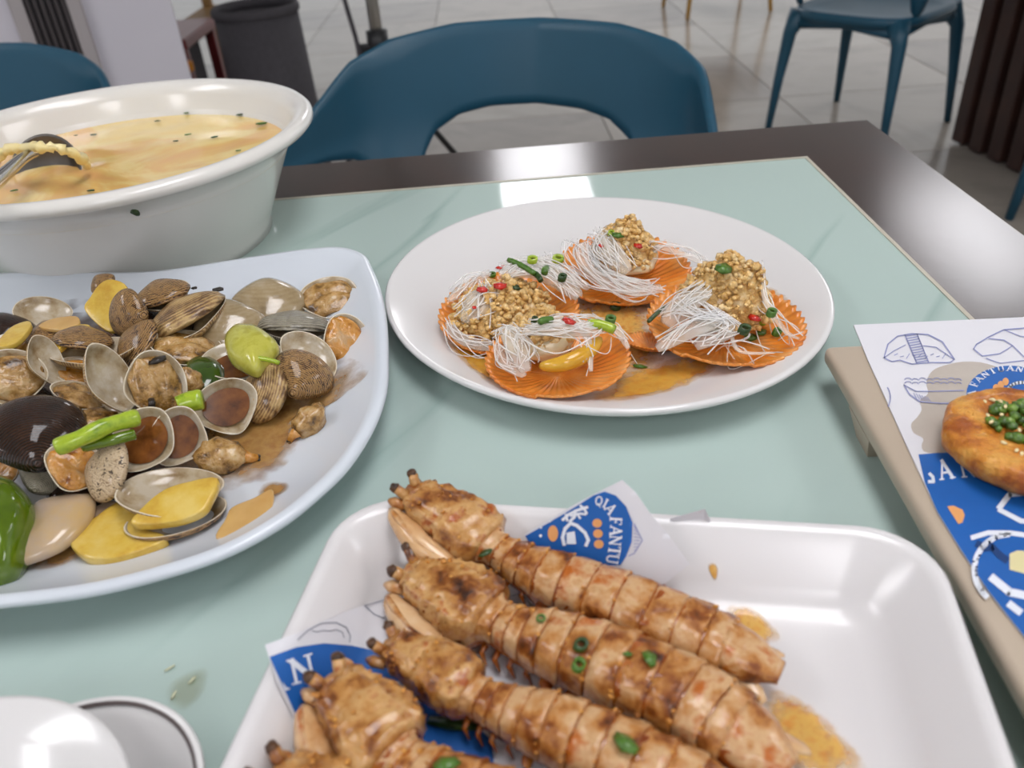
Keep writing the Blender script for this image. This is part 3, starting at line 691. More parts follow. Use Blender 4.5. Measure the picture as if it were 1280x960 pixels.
# wet see-through patch round the cake
blob = [(1158, 478), (1165, 464), (1180, 457), (1205, 452), (1235, 455), (1258, 470), (1262, 520), (1250, 560), (1200, 566), (1160, 566), (1152, 558), (1154, 548), (1142, 541), (1139, 530), (1146, 522), (1152, 512), (1150, 500), (1160, 492)]
Vb = [rel_r(x, y, .0001) for x, y in closed_spline(blob, 3)]
obj('grease_stain', Vb, [tuple(range(len(Vb)))], M['stain'], rp, False)
# ---- fried cake with topping
ck = thing('fried_cake', 'golden round fried cake with green topping on the blue printed paper', 'food', at(1277, 568, PZ + .002))
def cake_body(R=.0415, H=.0165):
    rings = []; n = 72
    for (s, z) in [(.55, 0), (.86, .0005), (.97, .005), (1.0, .0095), (.98, .0140), (.92, .0165), (.75, .0172), (.5, .0168), (.22, .0160), (.05, .0158)]:
        ring = []
        for k in range(n):
            a = 2 * math.pi * k / n; c, s_ = math.cos(a), math.sin(a)
            f = 1 + .05 * noise.noise(V3((c * 2.2, s_ * 2.2, z * 60))) + .02 * noise.noise(V3((c * 8, s_ * 8, z * 200)))
            x, y = c * R * s * f, s_ * R * s * f
            ring.append(V3((x, y, z + (.0016 * noise.noise(V3((x * 120, y * 120, 3))) if z > .001 else 0))))
        rings.append(ring)
    return loft(rings)
obj('crust', *cake_body(), M['cake'], ck)
rc = random.Random(5); prt = []
def rock(r, c, squash=.7, seed=0, amp=.35, sub=2):
    bm = bmesh.new(); bmesh.ops.create_icosphere(bm, subdivisions=sub, radius=1.0)
    for v in bm.verts:
        k = 1 + amp * noise.noise(v.co * 1.7 + V3((seed * 7.1, seed * 3.3, 0))); v.co = V3((v.co.x * k * r, v.co.y * k * r, v.co.z * k * r * squash)) + c
    bm.verts.ensure_lookup_table(); bm.faces.ensure_lookup_table()
    V = [v.co.copy() for v in bm.verts]; F = [tuple(v.index for v in f.verts) for f in bm.faces]; bm.free(); return V, F
for k in range(60):
    a = rc.uniform(0, 6.28); r = .021 * math.sqrt(rc.random()); prt.append(rock(rc.uniform(.002, .0045), V3((math.cos(a) * r + .002, math.sin(a) * r * .9 + .004, .0175 + rc.uniform(0, .004) * (1 - r / .021))), .8, k, sub=1))
stuff(obj('green_topping', *join(prt), M['seaweed'], ck))
sv, sf = rock(1, V3((0, 0, 0)), .5, 2, .08, 2); sv = [V3((v.x, v.y * .55, v.z)) for v in sv]; sme = mesh('sesame_seed', sv, sf, M['sesame'])
for k in range(26):
    a = rc.uniform(0, 6.28); r = .027 * math.sqrt(rc.random()); x, y = math.cos(a) * r + .001, math.sin(a) * r + .002
    link('sesame_seed', sme, ck, loc=(x, y, .0218 - max(0, r - .016) * .45), rot=(rc.uniform(-.4, .4), rc.uniform(-.4, .4), rc.uniform(0, 3)), scale=.0017)
# ---- paper under the mantis shrimps
fp = thing('tray_paper', 'white printed paper liner crumpled under the mantis shrimps', 'paper', at(600, 800, .01))
fpi = -fp.location
def on_f(x, y, e=0.0):
    h = .01
    for _ in range(6):
        P = at(x, y, h); h = h * .4 + .6 * (tray_h(P.x, P.y) + .0018 + .0016 * (1 + noise.noise(V3((P.x * 35, P.y * 35, 5)))) + e)
    return at(x, y, h) + fpi
fpoly = [(331, 806), (372, 791), (430, 765), (480, 748), (540, 735), (620, 735), (720, 740), (800, 790), (850, 850), (860, 930), (850, 1040), (440, 1060), (420, 1000), (398, 960), (380, 925), (345, 850)]
def patch(name, poly, to3, m, parent, cell=10, thick=0.0, smooth=True, face=None):
    """fill a 2-D polygon with a fine grid that follows a surface"""
    bm = bmesh.new(); pv = [bm.verts.new((x, y, 0)) for x, y in poly]; bm.faces.new(pv)
    xs = [p[0] for p in poly]; ys = [p[1] for p in poly]
    x = min(xs) + cell * .5
    while x < max(xs):
        g = bm.verts[:] + bm.edges[:] + bm.faces[:]; bmesh.ops.bisect_plane(bm, geom=g, plane_co=(x, 0, 0), plane_no=(1, 0, 0)); x += cell
    y = min(ys) + cell * .5
    while y < max(ys):
        g = bm.verts[:] + bm.edges[:] + bm.faces[:]; bmesh.ops.bisect_plane(bm, geom=g, plane_co=(0, y, 0), plane_no=(0, 1, 0)); y += cell
    bmesh.ops.triangulate(bm, faces=[f for f in bm.faces if len(f.verts) > 4])
    for v in bm.verts: v.co = to3(v.co.x, v.co.y)
    for f in bm.faces:
        f.normal_update()
        if f.normal.z < 0: f.normal_flip()
    if thick:
        bmesh.ops.solidify(bm, geom=bm.faces[:], thickness=thick)
    return bmobj(name, bm, m, parent, smooth)
patch('sheet', fpoly, on_f, M['paper'], fp, 14)
blueA = [(337, 821), (370, 809), (405, 804), (440, 807), (485, 817), (520, 835), (548, 860), (575, 890), (615, 925), (620, 1000), (500, 1030), (430, 1010), (399, 960), (384, 925), (350, 850)]
patch('logo_disc', blueA, lambda x, y: on_f(x, y, .0004), M['ink'], fp, 10)
q = glyph('N', (367, 856), (34, -10), (-7, -31)) + glyph('A', (330, 869), (34, -8), (-6, -31))
ink('lettering', [clip(p, [(341, 815), (420, 800), (420, 880), (362, 880)]) for p in q if len(clip(p, [(341, 815), (420, 800), (420, 880), (362, 880)])) > 2], lambda x, y: on_f(x, y, .0009), M['inkw'], fp)
q = [[(495, 851), (524, 858), (532, 866), (533, 875), (524, 880), (505, 878), (495, 870)], [(403, 920), (409, 918), (412, 928), (404, 928)]]
ink('white_mark', q, lambda x, y: on_f(x, y, .0009), M['inkw'], fp)
q = stroke([(456, 757), (468, 768), (478, 772), (492, 768), (502, 756), (503, 742)], 1.3) + stroke([(456, 757), (480, 750), (503, 741)], 1.1) + stroke([(477, 772), (483, 774), (496, 769), (498, 766)], 1.1)
q += stroke([(372, 800), (385, 788), (402, 779), (420, 778), (433, 784), (438, 795), (437, 803)], 1.3) + stroke([(390, 788), (396, 790), (404, 788), (412, 789), (420, 787), (428, 790), (430, 797)], 1.1)
q += stroke([(640, 745), (650, 742), (658, 748), (664, 757), (672, 762)], 1.2) + stroke([(672, 755), (680, 748), (690, 752)], 1.2) + stroke([(530, 790), (540, 786), (552, 790)], 1.2)
ink('bowl_drawing', q, lambda x, y: on_f(x, y, .0007), M['inkg'], fp)
# standing folded corner behind the first shrimp
A_, B_, C_ = at(655, 672, .036), at(840, 706, .029), at(780, 599, .066)
NN = (B_ - A_).cross(C_ - A_).normalized(); NN = NN if NN.dot(CP - A_) > 0 else -NN
def on_k(x, y, e=0.0):
    d = (FW * FPX + RT * (x - 640) - UP * (y - 480)).normalized(); t = (A_ - CP).dot(NN) / d.dot(NN); P = CP + d * t
    u = (x - 735) / 100.0
    return P + NN * (e + .0015 * (1 - u * u)) + fpi
fk = [(655, 668), (700, 640), (740, 618), (778, 599), (795, 615), (812, 640), (835, 668), (862, 706), (830, 730), (760, 730), (700, 720), (665, 700)]
patch('folded_corner', fk, on_k, M['paper'], fp, 8)
bl = [(657, 669), (690, 650), (720, 632), (742, 618), (756, 613), (770, 618), (783, 632), (791, 652), (790, 676), (783, 694), (776, 705), (720, 705), (670, 690)]
patch('logo_disc', bl, lambda x, y: on_k(x, y, .0005), M['ink'], fp, 6)
q = []
for ch, o, u, v in (('Q', (743, 628), (11, 4), (3, -11)), ('I', (753, 631), (10, 6), (5, -10)), ('A', (755, 634), (8, 10), (11, -8))): q += glyph(ch, o, u, v)
for i, (ch, y, x) in enumerate((('F', 644, 763), ('A', 655, 763.5), ('N', 667, 763), ('T', 680, 762), ('U', 690, 760))): q += glyph(ch, (x, y), (-.8 - i * .6, 14), (15, 1 + i * .3))
ink('lettering', q, lambda x, y: on_k(x, y, .0010), M['inkw'], fp)
# partial character and house mark
q = stroke([(704, 648), (712, 641), (722, 636), (735, 632)], 3.5) + stroke([(708, 641), (710, 649)], 3) + stroke([(720, 636), (719, 644), (713, 650)], 3.5) + stroke([(714, 643), (726, 640), (733, 641)], 2.6) + stroke([(726, 630), (731, 634), (734, 640)], 3) + stroke([(722, 640), (726, 646)], 2.6)
q += stroke([(706, 679), (704, 670), (707, 659), (714, 652), (722, 655), (732, 664), (736, 673), (733, 680)], 4.2) + [[(709, 664), (719, 662), (721, 678), (709, 678)]]
q += [arc(677, 658, 1.4, 1.4, 0, 330, 8), arc(676.5, 668, 2, 2, 0, 330, 8), arc(688, 650, 1.6, 1.2, 0, 330, 8)]
ink('house_outline', q, lambda x, y: on_k(x, y, .0010), M['inkw'], fp)
q = [arc(747, 652, 6, 5.5, 0, 350, 12), arc(748, 665, 6, 5.5, 0, 350, 12), arc(749, 678, 6, 5.5, 0, 350, 12), arc(692, 665, 6.5, 10, 0, 350, 14)]
ink('rice_drop', q, lambda x, y: on_k(x, y, .0010), M['inko'], fp)
q = stroke([(793, 653), (803, 674), (793, 690), (786, 693)], 1.2)
for k in range(8): q += stroke([(793, 656 + k * 4.4), (801 - abs(k - 3.5) * 1.6, 660 + k * 3.6)], .9)
ink('bowl_drawing', q, lambda x, y: on_k(x, y, .0010), M['inkl'], fp)
V = [at(838, 648, .041) + fpi, at(881, 636, .047) + fpi, at(888, 650, .041) + fpi, at(880, 665, .030) + fpi, at(840, 662, .031) + fpi]
V, F = poly_prism(V, V3((0, 0, 1)), .0006); obj('paper_tip', V, F, M['paper'], fp, False)
# ------------------------------------------------------------------ mantis shrimps
def mantis(label, pts, hw, hh, hs=(.028, .028), roll=0.0, tail=True, seed=0, head=1.0, claws=True):
    """pts: photo pixels along the back from head tip to tail; hw/hh half width and half height of the widest abdomen ring (m)"""
    P3 = [at(x, y, hs[1] + (hs[0] - hs[1]) * (1 - i / (len(pts) - 1)) ** 2) for i, (x, y) in enumerate(pts)]
    base = P3[len(P3) // 2].copy(); base.z = TZ + .012
    t = thing('mantis_shrimp', label, 'shrimp', base, group='fried mantis shrimps on the tray')
    N_ = 240; raw = [V3(p) - base for p in spline(P3, 600)]; cum = [0.0]
    for a, b_ in zip(raw, raw[1:]): cum.append(cum[-1] + (b_ - a).length)
    ax = []; k_ = 0
    for i in range(N_):
        tl_ = cum[-1] * i / (N_ - 1)
        while k_ < 598 and cum[k_ + 1] < tl_: k_ += 1
        ax.append(raw[k_].lerp(raw[k_ + 1], min(1, (tl_ - cum[k_]) / max(1e-9, cum[k_ + 1] - cum[k_]))))
    rs = random.Random(seed)
    def fr(s):
        k = max(0, min(1, s)) * (N_ - 1); i = min(int(k), N_ - 2); f = k - i; p = ax[i].lerp(ax[i + 1], f)
        tg = (ax[min(i + 3, N_ - 1)] - ax[max(i - 3, 0)]).normalized()
        if s > 1: p = p + tg * (s - 1) * .2
        sd = tg.cross(V3((0, 0, 1))).normalized(); up = sd.cross(tg)
        c, q_ = math.cos(roll), math.sin(roll); return p, tg, sd * c + up * q_, up * c - sd * q_
    hk = head * 1.12
    W = [(0, .50 * hk), (.03, .62 * hk), (.08, .74 * hk), (.16, .92 * hk), (.22, .98 * hk), (.26, .88 * hk), (.285, .56), (.31, .57), (.38, .72), (.46, .90), (.6, 1.0), (.75, 1.04), (.86, .98), (.93, .84), (1.0, .5)]
    H = [(0, .40), (.03, .50), (.08, .62), (.16, .80), (.22, .86), (.26, .80), (.285, .60), (.31, .62), (.38, .75), (.46, .9), (.6, 1.0), (.75, 1.0), (.86, .85), (.93, .6), (1.0, .25)]
    def ring(s, kw=1, kh=1, n=40, bot=.55, rough=.0, ridges=(), ex=.72):
        p, tg, sd, up = fr(s); r = []
        for k in range(n):
            a = 2 * math.pi * k / n; c, q_ = math.cos(a), math.sin(a)
            X_ = math.copysign(abs(c) ** ex, c); Z_ = math.copysign(abs(q_) ** ex, q_)
            xx = X_ * hw * interp(W, s) * kw; zz = Z_ * hh * interp(H, s) * kh * (1 if q_ > 0 else bot)
            f = 1 + rough * (noise.noise(V3((c * 3 + seed * 5, q_ * 3, s * 60))) + .6 * noise.noise(V3((c * 9 + seed * 5, q_ * 9, s * 170))))
            if q_ > -.1:
                for (rx, am) in ridges: zz += hh * am * math.exp(-((X_ - rx) / .085) ** 2)
            r.append(p + sd * xx * f + up * zz * f)
        return r
    # soft body core (belly, red-brown)
    core = [ring(s, .955, .955, bot=1.0, rough=.10) for s in [.05 + .9 * i / 60 for i in range(61)]]
    obj('belly', *loft(core), M['sh_under'], t)
    # carapace: long ridged shield, blunt in front
    RG = ((-.86, .10), (-.42, .16), (0, .13), (.42, .16), (.86, .10))
    car = [ring(.035 + .238 * i / 22, (.86 if i == 0 else 1.0) * (1.05 if i == 21 else 1), (.8 if i == 0 else 1.0) * (1.06 if i == 21 else 1), bot=.35, rough=.13, ridges=RG, ex=.62) for i in range(23)]
    obj('carapace', *loft(car), M['sh_head'], t)
    rost = [ring(-.012 + .055 * i / 6, .42 + .09 * i, .55 + .1 * i, bot=.6, rough=.35) for i in range(7)]
    obj('rostrum', *loft(rost), M['sh_head'], t)
    # eyes and antennules
    p, tg, sd, up = fr(.012)
    for sg in (-1, 1):
        a = p + sd * sg * hw * .26 + up * hh * .15; b_ = a - tg * hw * (.20 + .14 * rs.random()) + sd * sg * hw * .14 + up * hh * (.22 + .2 * rs.random())
        e = obj('eye_stalk', *tube([a + tg * hw * .15, a.lerp(b_, .5), b_], [hw * .20, hw * .18, hw * .17], 9), M['sh_head'], t)
        V, F = rock(hw * .185, b_ - tg * hw * .04, .9, seed + sg, .3); obj('eye', V, F, M['sh_eye'], e)
        c_ = p + sd * sg * hw * .48 - up * hh * .10
        obj('antenna_scale', *tube([c_ + tg * hw * .2, c_ - tg * hw * .22 + sd * sg * hw * .1, c_ - tg * hw * .42 + sd * sg * hw * .16], [hw * .17, hw * .20, hw * .07], 8), M['sh_body'], t)
        if sg < 0 or not claws: continue
        # big folded claw along the near side of the head
        pc = []; rr = []
        for i in range(13):
            s = -.005 + .27 * i / 12; q_, tg2, sd2, up2 = fr(s)
            pc.append(q_ + sd2 * sg * hw * (interp(W, max(s, 0)) * .95 + interp([(0, .25), (.5, .42), (1, .16)], i / 12) * (1 if sg > 0 else .2)) - up2 * hh * .30); rr.append((1 if sg > 0 else .7) * hw * interp([(0, .14), (.1, .30), (.35, .46), (.6, .44), (.85, .30), (1, .14)], i / 12))
        V, F = tube(pc, rr, 14)
        cl = obj('claw', V, F, M['sh_claw'], t)
        pf = [c2 + up * rr[i] * .75 + sd * sg * rr[i] * .35 for i, c2 in enumerate(pc[0:10])]
        obj('claw_finger', *tube(pf, [hw * .05, hw * .10, hw * .12, hw * .12, hw * .11, hw * .10, hw * .09, hw * .08, hw * .07, hw * .05], 8), M['sh_body'], cl)
    # plates: four narrow thorax ones, then wide abdomen ones, red-brown flesh showing in the joints between
    cuts = [.272, .306, .340, .378, .424, .486, .556, .628, .70, .772, .838, .888]; cr = []
    for i in range(len(cuts) - 1):
        a, b_ = cuts[i] + .0005, cuts[i + 1] - .0012; prof = [(0, .93), (.06, .985), (.25, 1.0), (.5, 1.015), (.75, 1.03), (.92, 1.05), (.98, 1.03), (1.0, .94)]
        jit = rs.uniform(.97, 1.03)
        rings = [ring(a + (b_ - a) * f, k * jit, k * jit, bot=.45, rough=.075, ridges=((-.55, .05), (.55, .05), (0, .03)) if i > 3 else ()) for f, k in prof]
        obj('shell_plate', *loft(rings, False, False), M['sh_body'], t)
        for k in range(5):      # fried crumbs and sauce grains caught at the joint
            R_ = rings[rs.choice((5, 6, 7))]; cr.append(rock(hw * rs.uniform(.03, .085), R_[rs.randrange(1, 20)].copy(), .7, k + i * 7 + seed, .5, 1))
        if i >= 4:        # paddle limbs that fringe the belly
            for sg in (-1, 1):
                q_, tg2, sd2, up2 = fr((a + b_) / 2)
                V, F = rock(1, V3((0, 0, 0)), .45, i + seed, .3); Mx = frame(sd2 * sg * .6 - up2 * .7 + tg2 * .25, up2)
                V = [Mx @ V3((v.x * hw * .34, v.y * hw * .19, v.z * hw * .15)) + q_ + sd2 * sg * hw * .78 - up2 * hh * .50 for v in V]
                obj('swimmeret', V, F, M['sh_under'], t)
        else:
            for sg in (-1, 1):
                q_, tg2, sd2, up2 = fr((a + b_) / 2); c_ = q_ + sd2 * sg * hw * .5 - up2 * hh * .4
                obj('walking_leg', *tube([c_, c_ + sd2 * sg * hw * .22 - up2 * hh * .12, c_ + sd2 * sg * hw * .30 - up2 * hh * .42 + tg2 * hw * .2], [hw * .10, hw * .08, hw * .045], 6), M['sh_under'], t)
    for k in range(26):
        R_ = ring(rs.uniform(.03, .27), 1.0, 1.04, ridges=RG, ex=.62); cr.append(rock(hw * rs.uniform(.03, .09), R_[rs.randrange(1, 20)].copy(), .7, k + seed * 3, .5, 1))
    stuff(obj('fried_crumbs', *join(cr), M['crumbs'], t))
    if tail:
        tl = [ring(.88 + .125 * i / 9, interp([(0, .92), (.6, .98), (1, .75)], i / 9), 1.05, bot=.4, rough=.07, ridges=((-.5, .08), (0, .10), (.5, .08))) for i in range(10)]
        obj('telson', *loft(tl), M['sh_body'], t)
        for sg in (-1, 1):
            for kk, (sp, ln) in enumerate(((.35, .95), (.62, .75))):
                q_, tg2, sd2, up2 = fr(.90); V, F = rock(1, V3((0, 0, 0)), .22, kk + seed, .12, 2)
                Mx = frame(tg2 + sd2 * sg * sp, up2 + sd2 * sg * .5)
                V = [Mx @ V3((v.x * hw * ln * .8, v.y * hw * .36, v.z * hw * .45)) + q_ + sd2 * sg * hw * .72 + tg2 * hw * .55 - up2 * hh * (.25 + .12 * kk) for v in V]
                obj('tail_fan', V, F, M['sh_claw'], t)
    return t
mantis('fried mantis shrimp farthest back, beside the folded paper corner', [(508, 614), (580, 660), (645, 703), (735, 742), (850, 788), (974, 841)], .0150, .0140, (.045, .023), seed=1)
mantis('fried mantis shrimp second from the back, dotted with green chive bits', [(508, 715), (575, 752), (640, 788), (745, 828), (860, 880), (985, 962)], .0172, .0160, (.028, .025), seed=2)
mantis('fried mantis shrimp third from the back, dark eyes reaching over the blue print', [(482, 808), (545, 842), (610, 880), (720, 925), (850, 985), (960, 1050)], .0142, .0145, (.030, .026), seed=3, head=.86, claws=False)
mantis('fried mantis shrimp fourth from the back, head raised over the letters', [(412, 850), (460, 902), (516, 962), (636, 1028), (770, 1070), (880, 1130)], .0168, .016, (.034, .026), seed=4)
mantis('fried mantis shrimp nearest the camera, only its head tip in the frame', [(340, 972), (405, 1012), (470, 1050), (580, 1095), (690, 1150)], .0160, .0155, (.028, .026), seed=5)
DG = None
def on_top(px, py, lift=.001, h=.03):
    """point where something laid at this spot comes to rest on what is already built"""
    global DG
    if DG is None: bpy.context.view_layer.update(); DG = bpy.context.evaluated_depsgraph_get()
    d = (FW * FPX + RT * (px - 640) - UP * (py - 480)).normalized()
    hit, loc, nrm, *_ = S.ray_cast(DG, CP, d)
    return (loc - d * lift) if hit and loc.z > TZ else at(px, py, h)
def bit(name, label, cat, P, ln, wd_, m, ang=0, kind='tube', group=None, tilt=0.0):
    """a chopped bit: ring (hollow scallion slice), tube stalk or flat flake"""
    if kind == 'ring':
        n = 14; V, F = loft([[V3((math.cos(2 * math.pi * k / n) * r, math.sin(2 * math.pi * k / n) * r * .8, z)) for k in range(n)] for r, z in ((wd_, 0), (wd_, ln), (wd_ * .6, ln), (wd_ * .6, 0), (wd_, 0))], False, False)
    elif kind == 'flake':
        V, F = rock(1, V3((0, 0, 0)), .35, ang, .35, 1); V = [V3((v.x * ln, v.y * wd_, v.z * wd_)) for v in V]
    else:
        pts = spline([(-ln / 2, 0, 0), (-ln * .15, wd_ * .25, wd_ * .12), (ln * .2, wd_ * .1, wd_ * .1), (ln / 2, -wd_ * .3, 0)], 8)
        V, F = tube(pts, [wd_ * .85, wd_, wd_ * 1.02, wd_, wd_ * .98, wd_, wd_, wd_ * .9], 10)
    o = obj(name, V, F, m, loc=P, rot=(tilt, tilt * .4, math.radians(ang))); tag(o, label, cat, group); return o
for i, (x, y, h, r, k, lab) in enumerate((
        (676, 774, .044, .0022, 'ring', 'green chive bit near the neck of the second mantis shrimp'), (725, 808, .046, .0034, 'ring', 'dark green chive ring, upper of two on the second shrimp'),
        (722, 834, .043, .0034, 'ring', 'green chive ring, lower of two on the second shrimp'), (812, 822, .045, .0034, 'flake', 'green chive flake on the far side of the second shrimp'),
        (783, 929, .042, .0045, 'flake', 'pale green chive flake on the third shrimp, near the frame bottom'), (784, 817, .045, .0018, 'flake', 'tiny dark chive crumb on the second shrimp'),
        (556, 955, .044, .0040, 'flake', 'pale green chive bit on the fourth shrimp at the bottom edge'), (608, 690, .040, .0028, 'flake', 'blackish chive bit at the neck of the farthest shrimp'))):
    P = on_top(x, y, r * .5, h); bit('chive_bit', lab, 'herb', P, r * (1.5 if k == 'flake' else .9), r, M['chived'] if i in (1, 7) else M['chive'], 30 * i, k, 'chive bits on the mantis shrimps', .3)
bit('black_chive', 'blackish charred leaf beside the third mantis shrimp on blue paper', 'herb', on_top(572, 905, .003), .016, .0035, M['chived'], -12, 'flake')
# ------------------------------------------------------------------ films of sauce, and painted shade under the clams
def film(name, label, px, hfun, m, cat='sauce', group=None, cell=.004):
    """thin film whose depth attribute falls to nothing at its edge"""
    P = []
    for x, y in closed_spline(px, 4):
        h = .008
        for _ in range(14):
            q_ = at(x, y, h); h = .55 * h + .45 * hfun(q_.x, q_.y)
        P.append((q_.x, q_.y))
    cx, cy = sum(p[0] for p in P) / len(P), sum(p[1] for p in P) / len(P)
    NR_ = 10; V = [V3((0, 0, hfun(cx, cy) + .0012))]; fl_ = [1.0]; n = len(P); F = []
    for i in range(1, NR_ + 1):
        f = i / NR_
        for x, y in P:
            X, Y = (x - cx) * f, (y - cy) * f; V.append(V3((X, Y, hfun(X + cx, Y + cy) + .0012 - .0006 * f))); fl_.append(1 - f ** 2.2)
    for k in range(n): F.append((0, 1 + k, 1 + (k + 1) % n))
    for i in range(NR_ - 1):
        for k in range(n): a = 1 + i * n + k; b_ = 1 + i * n + (k + 1) % n; F.append((a, a + n, b_ + n, b_))
    o = obj(name, V, F, m, loc=(cx, cy, TZ)); at_ = o.data.attributes.new('film', 'FLOAT', 'POINT'); at_.data.foreach_set('value', fl_)
    bm = bmesh.new(); bm.from_mesh(o.data)
    bmesh.ops.recalc_face_normals(bm, faces=bm.faces[:])
    if sum(f.normal.z for f in bm.faces) < 0: bmesh.ops.reverse_faces(bm, faces=bm.faces[:])
    bm.to_mesh(o.data); bm.free()
    tag(o, label, cat, group); stuff(o); return o
film('broth_or_shade_film', 'dark brown broth film painted as shade under the heap of clams', [(-60, 420), (30, 385), (120, 372), (230, 372), (330, 385), (405, 425), (400, 480), (330, 550), (230, 615), (110, 640), (10, 615), (-60, 560)], clam_h, M['brothshade'])
film('broth_or_shade_film', 'brown broth pooled on the right side of the clam plate', [(180, 590), (230, 540), (300, 505), (350, 465), (425, 448), (462, 462), (430, 495), (385, 515), (372, 560), (345, 595), (300, 612), (240, 615)], clam_h, M['brothfilm'])
film('broth_or_shade_film', 'thin yellowish broth trace at the upper tip of the amber onion piece', [(322, 612), (340, 602), (362, 605), (358, 616), (330, 628)], clam_h, M['brothfilm'])
film('broth_or_shade_film', 'thin brown broth trace along the near edge of the big onion piece', [(5, 690), (60, 690), (130, 655), (150, 668), (80, 708), (20, 712)], clam_h, M['brothfilm'])
film('oil_puddle', 'orange oil pooled at the left between two scallops', [(556, 425), (580, 420), (640, 450), (650, 490), (612, 480), (580, 455)], oval_h, M['oil'])
film('oil_puddle', 'orange oil streak at the lower right of the scallop plate', [(735, 500), (770, 470), (820, 455), (880, 440), (912, 446), (870, 478), (820, 495), (770, 503)], oval_h, M['oil'])
film('oil_puddle', 'pale oily liquid pooled in the middle of the scallop plate', [(700, 400), (720, 375), (800, 370), (820, 420), (830, 450), (790, 480), (740, 470)], oval_h, M['smear'])
film('oil_puddle', 'yellow oil film at the far right rim behind the right scallop', [(900, 345), (940, 350), (985, 372), (990, 395), (960, 385), (925, 365)], oval_h, M['smear'])
film('sauce_smear', 'orange chili sauce smear beside the tails on the white tray', [(955, 860), (985, 868), (1020, 885), (1060, 925), (1085, 965), (1040, 985), (985, 960), (955, 905)], tray_h, M['smear'])
film('sauce_smear', 'small yellow sauce smear beyond the farthest shrimp tail', [(905, 765), (930, 757), (960, 775), (975, 800), (945, 805)], tray_h, M['smear'])
film('sauce_smear', 'faint yellow sauce fleck on the tray near its back edge', [(884, 708), (892, 703), (898, 712), (895, 728), (889, 722)], tray_h, M['smear'])
film('spill', 'faint yellowish liquid spill on the glass near the saucer', [(205, 870), (225, 845), (255, 835), (262, 850), (245, 880), (222, 890)], lambda x, y: 0.0004, M['spill'])
for i, (x, y) in enumerate(((212, 835), (240, 850), (217, 869))):
    bit('crumb', ('pale crumb on the glass, farthest of three by the saucer', 'pale crumb in the middle of the yellowish spill', 'pale crumb nearest the saucer rim')[i], 'crumb', at(x, y, .0015), .0030, .0010, M['crumb'], 40 + 20 * i, 'flake', 'pale crumbs on the glass')
